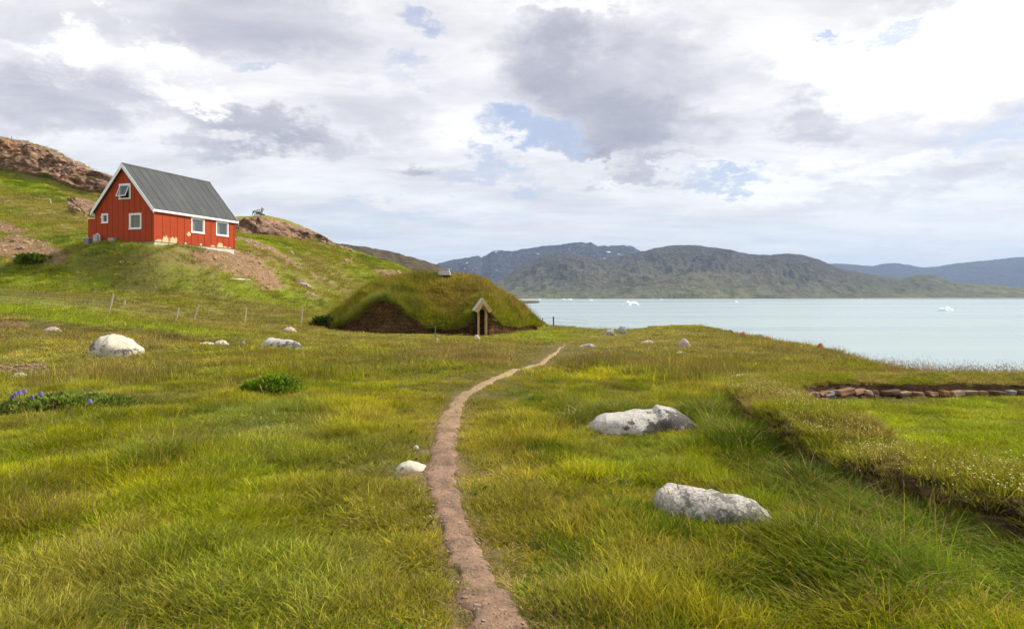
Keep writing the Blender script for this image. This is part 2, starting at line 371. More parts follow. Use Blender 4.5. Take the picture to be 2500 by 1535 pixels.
def ground_mat(t, b):
    p = t.pos(); soil = t.attr('soil'); rock = t.attr('rock'); dry = t.attr('dry'); lush = t.attr('lush')
    n1 = t.noise(p, 1.7, 6, .65); n2 = t.noise(p, .35, 5, .6); n3 = t.noise(p, 9, 5, .7); v1 = t.voro(p, 3.2)
    g = t.mix(t.rng(n2, .35, .65), (.10, .135, .015), (.19, .20, .03))
    g = t.mix(t.math('MULTIPLY', dry, .75), g, (.21, .155, .068))
    g = t.mix(t.math('MULTIPLY', lush, .85), g, t.mix(t.rng(n1, .35, .6), (.10, .15, .010), (.20, .24, .015)))
    g = t.mix(t.rng(t.noise(p, .16, 6, .62), .52, .62, 0, .6), g, (.17, .135, .055))
    g = t.mix(t.rng(n1, .52, .68, 0, .7), g, (.045, .065, .016))
    g = t.mix(t.rng(t.sep(p)[1], 36, 24), g, (.095, .085, .026))
    g = t.mix(t.rng(n3, .3, .75), g, t.mix(1, g, (1.45, 1.4, 1.3), 'MULTIPLY'))
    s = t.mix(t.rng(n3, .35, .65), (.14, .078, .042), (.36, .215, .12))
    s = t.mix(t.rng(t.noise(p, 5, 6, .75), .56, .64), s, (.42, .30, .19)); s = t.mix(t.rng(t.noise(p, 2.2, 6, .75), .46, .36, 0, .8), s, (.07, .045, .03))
    s = t.mix(t.rng(n1, .5, .62, 0, .7), s, (.12, .115, .035))
    rn = t.noise(t.mapv(p, (1, 1, 1.8), (.3, .4, .2)), .8, 8, .68, .6)
    r = t.mix(t.rng(rn, .35, .62), (.085, .05, .036), (.38, .235, .155))
    r = t.mix(t.rng(t.noise(p, .22, 5, .6), .57, .64, 0, .75), r, (.46, .20, .06))
    r = t.mix(t.rng(t.noise(p, 2.6, 5, .7), .6, .7, 0, .6), r, (.36, .30, .26))
    r = t.mix(t.rng(t.noise(p, .6, 5, .6), .56, .66, 0, .7), r, (.14, .14, .04))
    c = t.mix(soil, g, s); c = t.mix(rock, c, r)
    t.put(b.inputs['Base Color'], c); b.inputs['Roughness'].default_value = .95; b.inputs['Specular IOR Level'].default_value = .15
    h = t.math('ADD', t.math('MULTIPLY', n1, .6), t.math('MULTIPLY', n3, .4))
    hr = t.math('ADD', h, t.math('MULTIPLY', t.math('MULTIPLY', rn, rock), 3.0))
    t.put(b.inputs['Normal'], t.bump(hr, .9, .25))
M_ground = material('turf_and_soil', ground_mat)
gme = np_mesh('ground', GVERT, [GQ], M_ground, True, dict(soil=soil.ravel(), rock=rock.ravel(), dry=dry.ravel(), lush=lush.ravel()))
ground = tag(link('ground', gme), kind='structure')
ni, nj = np.arange(0, X.shape[0]), None
BV = BVHTree.FromPolygons(GVERT.tolist(), GQ.tolist())
DOWN = Vector((0, 0, -1))
def gz(x, y):
    h = BV.ray_cast(Vector((x, y, 90)), DOWN)
    return h[0].z if h[0] is not None else 0.0
def gpix(u, v):
    """point of the ground seen at a photo position"""
    for k in range(60):
        h = BV.ray_cast(Vector((0, 0, CZ)), Vector(((u-CX)/F, 1, (VH-v-k*.5)/F)).normalized())
        if h[0] is not None and h[0].y < 165: return h[0]
    return P(u, v, 50)
maskU = {k: a.ravel() for k, a in dict(soil=soil, rock=rock, dry=dry, lush=lush).items()}
def gface(x, y):
    h = BV.ray_cast(Vector((x, y, 90)), DOWN)
    if h[0] is None: return None
    return h[0], h[1], GQ[h[2]][0]

# ------------------------------------------------------------------ water
def water_mat(t, b):
    p = t.pos()
    n = t.noise(t.mapv(p, (.6, 1.4, 1)), .9, 3, .6); n2 = t.noise(t.mapv(p, (.05, .35, 1)), .25, 4, .55); lanes = t.noise(t.mapv(p, (.0012, .012, 1)), 1.0, 4, .5)
    t.put(b.inputs['Base Color'], t.mix(t.rng(lanes, .35, .65), (.25, .325, .335), (.30, .37, .375)))
    t.put(b.inputs['Roughness'], t.rng(lanes, .35, .65, .22, .34)); b.inputs['IOR'].default_value = 1.33
    t.put(b.inputs['Normal'], t.bump(t.math('ADD', t.math('MULTIPLY', n, .3), n2), .35, .5))
M_water = material('fjord_water', water_mat)
wvv = np.array([(-9000, -200, WATER_Z), (14000, -200, WATER_Z), (14000, 16000, WATER_Z), (-9000, 16000, WATER_Z)])
tag(link('water', np_mesh('water', wvv, [np.array([[0, 1, 2, 3]])], M_water)), kind='structure')

# ------------------------------------------------------------------ mountains across the fjord
def mountain(name, keys, y0, yc_fn, mat, cols=520, rows=90, rough=1.0, seed=0, backd=1500, u0=None, u1=None, scale=700.):
    k = np.array(keys, float); u0 = k[0, 0] if u0 is None else u0; u1 = k[-1, 0] if u1 is None else u1
    u = np.linspace(u0, u1, cols); s = (u-CX)/F; vc = np.interp(u, k[:, 0], k[:, 1])
    yc = yc_fn(u); y0 = y0(u) if callable(y0) else y0+0*u
    zc = CZ+yc*(VH-vc)/F; base = WATER_Z
    R = []
    for j in range(rows+1):
        t = j/rows*1.35
        yy = np.where(t <= 1, y0+(yc-y0)*t, yc+(t-1)/.35*backd)
        prof = np.where(t <= 1, (t**.82)*.86+.14*t*t*t, 1-(t-1)/.35*.8) if t > 0 else 0*u
        xx = s*yy
        h = (zc-base)
        rg = (ridged(xx/scale, yy/scale, seed, 6, .58)-.62)*h*.55*rough + (fbm(xx/(scale*.22), yy/(scale*.3), seed+9, 4)-.5)*h*.13*rough
        damp = np.sin(np.pi*min(t, 1.0))**.7 if t < 1 else .18
        crest = (1-abs(t-1)/.12) if abs(t-1) < .12 else 0
        damp = max(damp, 0.0)
        zz = base - (6 if j == 0 else 0) + h*prof + rg*damp + max(crest, 0)*(fbm(u/9., u*0, seed+4, 4)-.5)*h*.035
        zz = np.minimum(zz, CZ+(zc-CZ)/yc*yy*(1.0) - (1-min(t, 1))*2.0) if t < 1 else zz
        R.append(np.stack([xx, yy, np.maximum(zz, base-6) if j else zz], 1))
    VV = np.array(R)
    o = link(name, np_mesh(name, VV.reshape(-1, 3), [grid_faces(rows+1, cols)], mat, True))
    tag(o, kind='structure'); return o
def mt_mat(c1, c2, c3, sc, snow=False, cs=None):
    def fn(t, b):
        p = t.pos(); n = t.noise(p, sc, 9, .66, .4); m = t.noise(p, sc*.28, 6, .6); f = t.noise(p, sc*7, 6, .7)
        z = t.sep(p)[2]
        alt = t.rng(t.math('ADD', z, t.math('MULTIPLY', m, 160)), 20, 300)
        c = t.mix(t.rng(n, .35, .62), c1, c2); c = t.mix(t.rng(m, .42, .6, 0, .8), c, c3)
        c = t.mix(alt, c, cs or c3)
        c = t.mix(t.rng(f, .42, .64, 0, .85), c, tuple(x*.32 for x in c1)); c = t.mix(t.rng(t.noise(p, sc*18, 5, .7), .5, .66, 0, .5), c, (.24, .215, .17))
        if snow:
            sn = t.math('MULTIPLY', t.rng(t.noise(t.mapv(p, (1, 1, 2.5), (0, .4, 0)), sc*3.5, 4, .6), .66, .69), t.rng(z, 180, 320))
            c = t.mix(sn, c, (.75, .78, .82))
        t.put(b.inputs['Base Color'], c); b.inputs['Roughness'].default_value = 1; b.inputs['Specular IOR Level'].default_value = 0
        t.put(b.inputs['Normal'], t.bump(t.math('ADD', n, t.math('MULTIPLY', f, .35)), 1.0, 110))
    return fn
M_front = material('mountain_heath', mt_mat((.20, .21, .095), (.32, .30, .155), (.145, .15, .10), .0028, cs=(.085, .08, .088)))
M_back = material('mountain_rock', mt_mat((.06, .06, .075), (.12, .115, .125), (.045, .05, .07), .0022, True))
M_blue = material('mountain_far', mt_mat((.055, .065, .085), (.08, .085, .10), (.05, .06, .08), .0018))
M_hill = material('hill_heath', mt_mat((.25, .195, .10), (.32, .25, .14), (.20, .18, .085), .012, cs=(.25, .19, .115)))
FRONT = [(1000, 735), (1150, 712), (1190, 700), (1230, 680), (1262, 655), (1310, 632), (1350, 618), (1385, 616), (1420, 624), (1470, 632), (1510, 628), (1560, 614), (1600, 606), (1630, 600), (1660, 597), (1700, 600), (1740, 606), (1790, 611), (1830, 620), (1880, 622), (1930, 618), (1960, 622), (2000, 634), (2040, 652), (2080, 662), (2130, 670), (2170, 678), (2200, 681), (2240, 671), (2280, 673), (2330, 690), (2380, 694), (2430, 695), (2480, 701), (2540, 708), (2700, 716), (2900, 722)]
BACK = [(980, 672), (1040, 652), (1075, 640), (1110, 632), (1150, 625), (1168, 622), (1175, 628), (1200, 612), (1215, 607), (1250, 610), (1300, 602), (1330, 599), (1362, 597), (1390, 594), (1430, 592), (1445, 592), (1460, 601), (1480, 600), (1520, 599), (1545, 601), (1562, 611), (1600, 625), (1700, 660), (1800, 700)]
BLUE = [(1900, 700), (1980, 655), (2020, 643), (2060, 643), (2100, 647), (2130, 649), (2160, 643), (2185, 641), (2220, 646), (2255, 653), (2290, 650), (2330, 643), (2380, 638), (2430, 632), (2480, 628), (2540, 626), (2700, 622), (2900, 640), (3200, 660)]
mountain('mountains', FRONT, lambda u: np.interp(u, [1000, 2100, 2300, 2900], [3330, 3330, 3600, 3700]), lambda u: np.interp(u, [1000, 1300, 1650, 2100, 2500, 2900], [4200, 4500, 4800, 4500, 4300, 4200]), M_front, 820, 150, 1.35, 3, scale=560.)
mountain('mountain_range', BACK, 5200, lambda u: 7200+0*u, M_back, 460, 70, .8, 13, scale=900.)
mountain('far_mountains', BLUE, 7500, lambda u: 10500+0*u, M_blue, 360, 60, .7, 23, scale=1500.)
RIDGE = [(520, 600), (700, 592), (780, 589), (830, 593.5), (860, 596), (900, 601), (950, 611), (1000, 626), (1030, 634), (1062, 645), (1110, 667), (1150, 688), (1200, 712), (1240, 729), (1275, 734.5), (1300, 736), (1318, 739.5)]
mountain('hill', RIDGE, lambda u: np.interp(u, [500, 1110, 1250, 1318], [700, 950, 1450, 1690]), lambda u: np.interp(u, [500, 800, 1110, 1250, 1318], [1000, 1050, 1250, 1650, 1725]), M_hill, 420, 70, .5, 33, 500, scale=220.)
# low beach spit under the right hand mountains
sp = MB(); sp.prism([(x, y, WATER_Z-.5) for x, y in ((1700, 3260), (3000, 3190), (3900, 3200), (3900, 3500), (1700, 3500))], (0, 0, 4.0))
M_beach = plain('beach_sand', (.32, .28, .24), .9, .2, .02)
tag(sp.build('shore_flat', M_beach), kind='structure')
# ------------------------------------------------------------------ footpath
def build_path():
    n, m = len(PC), 27; V2 = []
    for i in range(n):
        a = PC[max(i-1, 0)]; b = PC[min(i+1, n-1)]; d = np.array([b[0]-a[0], b[1]-a[1]]); d /= np.hypot(*d)+1e-9; nr = (d[1], -d[0])
        l = i*.12
        wl = PC[i, 2]*(.42+1.0*float(fbm(l*2.3, 3.3, 61, 5))); wr = PC[i, 2]*(.42+1.0*float(fbm(l*2.3, 9.3, 62, 5)))
        fade = min(1, (n-1-i)/14)
        for j in range(m):
            q = j/(m-1)*2-1; off = q*(wr if q > 0 else wl)*max(fade, .1)
            x = PC[i, 0]+nr[0]*off; y = PC[i, 1]+nr[1]*off
            z = gz(x, y) + .022 - .05*abs(q)**5 + .010*(mnoise.noise((x*9, y*9, 1)))+.012*max(0, mnoise.noise((x*22, y*22, 4))-.15)
            V2.append((x, y, z))
    def fn(t, b):
        p = t.pos(); n1 = t.noise(p, 3, 6, .65); n2 = t.noise(p, 26, 6, .7); v = t.voro(p, 34, out='Color'); vd = t.voro(p, 34)
        c = t.mix(t.rng(n1, .35, .65), (.14, .088, .058), (.30, .19, .125))
        peb = t.math('MULTIPLY', t.rng(vd, .35, .15), t.rng(t.sep(v)[0], .45, .6))
        c = t.mix(t.math('MULTIPLY', peb, .8), c, t.mix(t.sep(v)[1], (.20, .14, .105), (.38, .29, .22)))
        c = t.mix(t.math('MULTIPLY', t.rng(t.sep(p)[1], 7.5, 14), .75), c, (.36, .27, .13))
        c = t.mix(t.rng(n2, .58, .72, 0, .8), c, (.44, .33, .17)); c = t.mix(t.rng(n2, .46, .34, 0, .85), c, (.06, .04, .028))
        t.put(b.inputs['Base Color'], c); b.inputs['Roughness'].default_value = .95; b.inputs['Specular IOR Level'].default_value = .2
        t.put(b.inputs['Normal'], t.bump(t.math('ADD', n2, t.math('MULTIPLY', peb, .8)), .8, .02))
    me = np_mesh('path', np.array(V2), [grid_faces(n, m, False)], material('trodden_earth', fn), True)
    tag(link('path', me), kind='structure')
build_path()

# ------------------------------------------------------------------ boulders
def rock_mat(name, base, dark, darkamt=.5, orange=0.0, sc=1.0):
    def fn(t, b):
        p = t.obj(); n = t.noise(p, 2.2*sc, 6, .65, .3); f = t.noise(p, 18*sc, 6, .72); g = t.noise(p, 60*sc, 3, .6)
        c = t.mix(t.rng(n, .35, .65), base, tuple(x*.80 for x in base))
        c = t.mix(t.rng(g, .3, .7, 0, .35), c, tuple(x*.6 for x in base))
        lw = t.attr('lich'); sp = t.noise(p, 34*sc, 4, .7)
        m = t.math('ADD', t.math('MULTIPLY', t.math('SUBTRACT', t.noise(p, 2.6*sc, 4, .6, .5), .5), 1.3), t.math('ADD', t.math('MULTIPLY', f, .6), t.math('MULTIPLY', sp, .4)))
        m = t.math('ADD', m, t.math('MULTIPLY', lw, .20))
        c = t.mix(t.rng(m, .625-.16*darkamt, .675-.16*darkamt, 0, .92), c, dark)
        c = t.mix(t.rng(t.noise(p, 45*sc, 4, .75), .50-.08*darkamt, .62-.08*darkamt, 0, .95*darkamt), c, tuple(x*1.5 for x in dark))
        c = t.mix(t.rng(t.noise(t.mapv(p, loc=(7, 3, 1)), 3.4*sc, 5, .6), .60, .68, 0, .35), c, (.50, .44, .22))
        if orange:
            c = t.mix(t.rng(t.noise(t.mapv(p, loc=(3, 1, 2)), 4*sc, 6, .7), .62-.18*orange, .66-.18*orange, 0, .85), c, (.52, .16, .04))
        t.put(b.inputs['Base Color'], c); b.inputs['Roughness'].default_value = .92; b.inputs['Specular IOR Level'].default_value = .25
        t.put(b.inputs['Normal'], t.bump(t.math('ADD', n, t.math('MULTIPLY', f, .5)), .7, .03/sc))
    return material(name, fn)
R_white = rock_mat('white_granite', (.56, .53, .48), (.05, .046, .044), .50)
R_cream = rock_mat('cream_granite', (.58, .53, .42), (.06, .055, .055), .05)
R_grey = rock_mat('lichen_granite', (.54, .50, .45), (.11, .105, .09), .78)
R_orange = rock_mat('orange_lichen_stone', (.50, .42, .36), (.10, .08, .07), .2, .30)
R_red = rock_mat('red_sandstone', (.34, .17, .10), (.09, .05, .04), .3, .5)
ROCKS = []
def rock(L, H, D, prof, mat, loc, rot, label, group='boulders and stones lying in the meadow', rough=.045, name='boulder', cat='boulder', seed=0, track=True, lich=None):
    LW = []; pk = np.array(prof, float); na, nt = (64, 30) if L > .5 else (32, 16)
    a = np.linspace(0, 1, na); V2 = []
    for i in range(na):
        h = np.interp(a[i], pk[:, 0], pk[:, 1]); e = max(0, 1-abs(2*a[i]-1)**2.6)**.5
        for j in range(nt+1):
            th = -0.35+(math.pi+.7)*j/nt
            x = (a[i]-.5)*L*(1); y = -math.cos(th)*D/2*max(e, .02)*(1 if math.sin(th) > 0 else 1.02)
            z = H*h*(abs(math.sin(th))**.8)*(1 if math.sin(th) > 0 else -1)
            if math.sin(th) <= 0: z = -.25*H-.05
            q = Vector((x/L*3+seed*5, y/L*3, z/L*3)); sc = min(L, H*3)
            dn = mnoise.noise(q*1.3)*.9+mnoise.noise(q*3)*.45+mnoise.noise(q*7)*.22+mnoise.noise(q*15)*.10+mnoise.noise(q*31)*.05
            vf = mnoise.voronoi(q*1.15)[0]; dn = dn*.8 + (vf[1]-vf[0])*1.5-.75 + (mnoise.voronoi(q*3.4)[0][0]-.3)*.55
            dv = Vector((x*.5, y, max(z, 0)+.01)).normalized()*dn*rough*sc
            V2.append((x+dv.x, y+dv.y, z+dv.z*.8)); LW.append(lich(a[i], max(z, 0)/max(H, .01)) if lich else 0.0)
    me = np_mesh(name, np.array(V2), [grid_faces(na, nt+1, True)], mat, True, dict(lich=np.array(LW)))
    o = link(name, me); o.location = loc; o.rotation_euler = (0, 0, math.radians(rot))
    tag(o, label, cat, group)
    if track: ROCKS.append((loc[0], loc[1], L/2*.9, D/2*.9, math.radians(rot)))
    return o
DOME = [(0, 0), (.08, .42), (.2, .75), (.4, .97), (.6, 1), (.8, .75), (.92, .42), (1, 0)]
def rock_at(u0, u1, vt, vb, mat, label, prof=DOME, rot=0, dk=.7, hk=1.0, **kw):
    uc = (u0+u1)/2; g = gpix(uc, vb); Yb = g.y; L = (u1-u0)/F*Yb; D = L*dk
    y = Yb+D*.35; x = (uc-CX)/F*y; g0 = gz(x, y); H = max(CZ-(vt-VH)*y/F-g0+.03, .04)
    return rock(L*1.04, H, D, prof, mat, (x, y, gz(x, y)-.02), rot, label, seed=int(u0) % 97, **kw)
rock_at(218, 352, 816, 872, R_cream, 'large cream boulder with black lichen on its upper left, in the left meadow', [(0, 0), (.05, .5), (.15, .82), (.3, 1), (.5, 1), (.65, .86), (.8, .62), (.92, .34), (1, 0)], rot=-16, dk=.75, lich=lambda a, h: 1.3*max(0, 1-abs(a-.2)/.28)*(h > .25)+.3*(a > .55)*(h < .35)-.35)
rock_at(1418, 1712, 1000, 1056, R_white, 'white knobbly boulder blotched black, right of the path and behind the grey one', [(0, 0), (.06, .22), (.13, .6), (.2, .82), (.35, .86), (.5, .95), (.58, .93), (.615, .98), (.64, 1.22), (.70, 1.13), (.78, .98), (.88, .6), (.96, .25), (1, 0)], dk=.5, rough=.06, lich=lambda a, h: 1.1*max(0, 1-abs(a-.72)/.35)*(1.1-h*.7)-.25)
rock(.92, .215, .5, [(0, 0), (.04, .55), (.12, .92), (.25, .97), (.42, .84), (.48, .9), (.7, .86), (.82, .74), (.93, .46), (1, 0)], R_grey, (1.51, 5.17, gz(1.51, 5.17)-.01), -28, 'grey speckled long boulder nearest the camera in the right foreground grass', 'boulders and stones lying in the meadow', .045, seed=41)
rock_at(632, 742, 824, 851, R_white, 'long low whitish boulder in the middle of the left meadow below the fence', [(0, 0), (.1, .6), (.25, 1), (.5, .85), (.7, .8), (.85, .6), (1, 0)], rot=-12, dk=.5)
rock_at(688, 724, 798, 811, R_orange, 'small domed pale stone with pink lichen between the fence and the turf house')
rock_at(520, 559, 830, 844, R_cream, 'small pale rounded stone beside a strip of pale dry earth')
rock_at(482, 528, 835, 842, R_cream, 'flat cream stone half sunk in grass left of the small pale rounded one', dk=.5)
rock_at(588, 601, 832, 844, R_grey, 'tiny grey upright stone standing in the left meadow', prof=[(0, 0), (.2, .9), (.5, 1), (.8, .6), (1, 0)])
rock_at(106, 150, 798, 811, R_orange, 'grey stone capped with orange lichen under the grassy bank')
rock_at(22, 74, 910, 926, R_cream, 'pale stone at the front of the bare gravel patch, left edge', dk=.6, hk=.7)
rock_at(962, 1048, 1127, 1151, R_cream, 'cream flat topped stone at the left edge of the footpath', [(0, 0), (.08, .4), (.2, .8), (.4, 1), (.65, .9), (.85, .55), (1, 0)], dk=.75, hk=.8)
rock_at(1007, 1024, 1088, 1096, R_cream, 'tiny pale stone in the grass just beyond the cream stone by the path')
rock_at(1472, 1504, 803, 819, R_grey, 'leaning grey boulder, left one of the pair by the shore', [(0, 0), (.3, .8), (.55, 1), (.8, .8), (1, 0)])
rock_at(1507, 1532, 795, 815, R_grey, 'rounded grey boulder, right one of the pair by the shore', [(0, 0), (.12, .7), (.4, 1), (.75, .9), (1, 0)])
rock_at(1408, 1457, 838, 848, R_grey, 'flat grey slab lying in the grass below the pair of shore boulders', [(0, 0), (.2, .5), (.6, 1), (.9, .6), (1, 0)], dk=.45)
rock_at(1563, 1600, 831, 838, R_cream, 'thin pale slab sunk in grass left of the reddish peaked boulder', dk=.4)
rock_at(1655, 1689, 826, 849, R_orange, 'peaked reddish boulder standing alone in the shore meadow', [(0, 0), (.1, .6), (.35, .95), (.5, 1), (.75, .7), (1, 0)], dk=.6)
rock_at(1646, 1676, 858, 863, R_cream, 'thin pale slab in grass in front of the reddish peaked boulder', dk=.4)
rock_at(1746, 1764, 896, 904, R_cream, 'small pale stone in the meadow beyond the ruined wall')
rock_at(1782, 1826, 914, 927, R_cream, 'flat round pale stone just beyond the corner of the ruined wall', [(0, 0), (.06, .85), (.3, 1), (.7, 1), (.94, .85), (1, 0)], dk=.6)
rock_at(1805, 1824, 810, 822, R_red, 'rust red knob of rock on the crest of the shore, highest one', dk=.8)
rock_at(1866, 1884, 822, 829, R_red, 'low rust red rock on the shore crest between two larger knobs', dk=.8)
rock_at(1994, 2012, 837, 846, R_red, 'rust red rock on the shore crest nearest the ruined wall', dk=.8)
rock_at(704, 718, 612, 621, R_orange, 'pinkish boulder on the green hillside right of the red house', rough=.05)
rock_at(2152, 2192, 1112, 1142, R_cream, 'tan stone sticking out of the near turf wall face', dk=.6, hk=.55)
rock_at(2472, 2560, 1200, 1262, R_cream, 'pinkish stone at the foot of the near wall at the right edge', dk=.6, hk=.6)
rock_at(1156, 1172, 817, 828, R_cream, 'pale stone left of the turf house doorstep', dk=.7)
rock_at(1064, 1072, 824, 838, R_cream, 'small white upright stone in front of the turf wall', prof=[(0, 0), (.3, 1), (.6, .9), (1, 0)])
rock_at(720, 760, 690, 700, R_orange, 'long pale pink rock bedded in the hillside below the outcrop', rot=-20, rough=.08)

# ------------------------------------------------------------------ red house
HB = P(376.3, 589.0, 52.0); HZ = HB.z
ex = Vector((.2926, .9562, 0)); ey = Vector((-.9562, .2926, 0)); ez = Vector((0, 0, 1))
HM = Matrix.Translation(Vector((HB.x, HB.y, HZ))) @ Matrix((ex, ey, ez)).transposed().to_4x4()
HI = HM.inverted()
HL, HW, HE, HA = 9.05, 5.8, 2.42, 5.84
def hpix(u, v, side):
    o = HI @ Vector((0, 0, CZ)); d = HI.to_3x3() @ Vector(((u-CX)/F, 1, (VH-v)/F))
    k = -o.x/d.x if side == 'gable' else -o.y/d.y
    p = o+d*k; return (p.y if side == 'gable' else p.x, p.z)
def red_paint(t, b):
    p = t.obj(); n = t.noise(p, 1.3, 5, .6); f = t.noise(t.mapv(p, (3, 3, .35)), 5, 6, .7); x, y, z = t.sep(p)
    c = t.mix(t.rng(n, .3, .7), (.32, .040, .010), (.39, .057, .014)); c = t.mix(t.rng(f, .45, .75, 0, .5), c, (.32, .046, .016))
    # flaked paint showing cream primer low on the long wall
    ragged = t.noise(t.mapv(p, (5, 5, 1.6)), 1.6, 6, .72)
    def patch(cx, cz, rx, rz, th=.5):
        dx = t.math('DIVIDE', t.math('SUBTRACT', x, cx), rx); dz = t.math('DIVIDE', t.math('SUBTRACT', z, cz), rz)
        r = t.math('SQRT', t.math('ADD', t.math('MULTIPLY', dx, dx), t.math('MULTIPLY', dz, dz)))
        return t.rng(t.math('ADD', r, t.math('MULTIPLY', t.math('SUBTRACT', ragged, .5), 2.4)), 1.02, .95)
    m = None
    for a in ((.40, .02, .35, .18), (1.12, .05, .34, .42), (1.85, .04, .40, .40), (2.20, .25, .14, .22), (3.55, .86, .22, .17), (4.9, .0, .14, .22), (6.25, .0, .3, .12), (7.15, .05, .4, .34), (7.75, .0, .3, .14), (8.35, .0, .2, .1), (3.2, .0, .12, .15)):
        q = patch(*a); m = q if m is None else t.math('MAXIMUM', m, q)
    m = t.math('MULTIPLY', m, t.rng(y, .12, .03))
    m = t.math('MULTIPLY', m, t.rng(x, .06, .1))
    c = t.mix(m, c, t.mix(t.rng(f, .4, .7), (.68, .52, .28), (.52, .34, .16)))
    t.put(b.inputs['Base Color'], c); t.put(b.inputs['Roughness'], t.rng(n, .3, .7, .6, .8)); b.inputs['Specular IOR Level'].default_value = .2
    t.put(b.inputs['Normal'], t.bump(t.math('ADD', f, t.math('MULTIPLY', m, -.6)), .25, .012))
M_red = material('red_paint', red_paint)
M_white = plain('white_paint', (.76, .76, .75), .45, .06, 5)
def roof_fn(t, b):
    p = t.obj(); n = t.noise(t.mapv(p, (1, .3, .3)), 1.2, 6, .65); f = t.noise(p, 60, 3, .6)
    c = t.mix(t.rng(n, .35, .65), (.062, .066, .068), (.088, .092, .093)); c = t.mix(t.rng(f, .45, .7, 0, .4), c, (.12, .12, .12))
    t.put(b.inputs['Base Color'], c); b.inputs['Roughness'].default_value = .9; b.inputs['Specular IOR Level'].default_value = .2
    t.put(b.inputs['Normal'], t.bump(f, .3, .01))
M_roof = material('grey_roofing_felt', roof_fn)
M_conc = plain('concrete', (.50, .47, .41), .9, .15, 3)
M_dark = plain('dark_interior', (.012, .012, .014), .9, .1)
M_greyw = plain('grey_metal', (.34, .35, .36), .5, .1, 4)
def glass_fn(t, b):
    b.inputs['Base Color'].default_value = (.20, .22, .25, 1); b.inputs['Roughness'].default_value = .04
    b.inputs['IOR'].default_value = 1.45; b.inputs['Alpha'].default_value = .30; b.inputs['Metallic'].default_value = 0; b.inputs['Specular IOR Level'].default_value = .6
M_glass = material('window_glass', glass_fn)
def cloth(name, c):
    def fn(t, b):
        w = t.noise(t.mapv(t.obj(), (9, 9, .4)), 2.0, 3, .5)
        t.put(b.inputs['Base Color'], t.mix(t.rng(w, .35, .65), tuple(x*.55 for x in c), c)); b.inputs['Roughness'].default_value = .9
    return material(name, fn)
M_curt = cloth('green_curtain', (.62, .66, .16)); M_curt2 = cloth('white_curtain', (.80, .84, .50))
house = empty('wooden_house', HM.translation); house.matrix_world = HM
tag(house, 'red wooden gabled house with grey roof and white windows on the hillside', 'house')
WINS = []  # side, a0, a1, z0, z1, kind
def win(u0, v0, u1, v1, side, kind):
    a0, z0 = hpix(u0, v1, side); a1, z1 = hpix(u1, v0, side); am, zm0 = hpix((u0+u1)/2, v1, side)
    lo, hi = min(a0, a1), max(a0, a1); _, zt = hpix((u0+u1)/2, v0, side)
    WINS.append((side, lo, hi, zm0, zt, kind))
win(290.8, 448.5, 319.2, 486, 'gable', 'open'); win(315.6, 520.5, 345.4, 559.5, 'gable', 'green'); win(248.4, 521.6, 264, 544.8, 'gable', 'small')
win(466, 532.5, 498.5, 569.5, 'side', 'left'); win(526.6, 541.5, 557, 576.5, 'side', 'left')
def wall_poly(outer, side, name):
    loops = [[Vector((a, z, 0)) for a, z in outer]]; flat = list(loops[0])
    for s, a0, a1, z0, z1, k in WINS:
        if s == side:
            h = .07; q = [Vector(c) for c in ((a0+h, z0+h, 0), (a0+h, z1-h, 0), (a1-h, z1-h, 0), (a1-h, z0+h, 0))]
            loops.append(q); flat += q
    tris = tessellate_polygon(loops)
    b = bmesh.new()
    vs = [b.verts.new((0, p.x, p.y) if side == 'gable' else (p.x, 0, p.y)) for p in flat]
    for tr in tris:
        try: b.faces.new([vs[i] for i in tr])
        except ValueError: pass
    bmesh.ops.recalc_face_normals(b, faces=b.faces)
    r = bmesh.ops.extrude_face_region(b, geom=b.faces[:]); off = Vector((.14, 0, 0)) if side == 'gable' else Vector((0, .14, 0))
    bmesh.ops.translate(b, vec=off, verts=[g for g in r['geom'] if isinstance(g, bmesh.types.BMVert)])
    bmesh.ops.recalc_face_normals(b, faces=b.faces)
    me = bpy.data.meshes.new(name); b.to_mesh(me); b.free(); me.materials.append(M_red)
    return link(name, me, house)
gw = wall_poly([(0, 0), (HW, 0), (HW, HE), (HW/2, HA), (0, HE)], 'gable', 'wall')
sw = wall_poly([(.142, 0), (HL-.142, 0), (HL-.142, HE), (.142, HE)], 'side', 'wall')
m = MB(); m.prism([(HL-.14, 0, 0), (HL-.14, HW, 0), (HL-.14, HW, HE), (HL-.14, HW/2, HA), (HL-.14, 0, HE)], (.14, 0, 0)); m.build('wall', M_red, house)
m = MB(); m.box((HL/2, HW-.07, HE/2), (HL-.29, .14, HE)); m.build('wall', M_red, house)
m = MB(); m.box((HL/2, HW/2, .06), (HL-.3, HW-.3, .1)); m.box((HL/2, HW/2, HE+.1), (HL-.3, HW-.4, .08)); m.box((3.2, HW/2, HE/2), (.1, HW-.3, HE-.2)); m.build('floor', M_dark, house)
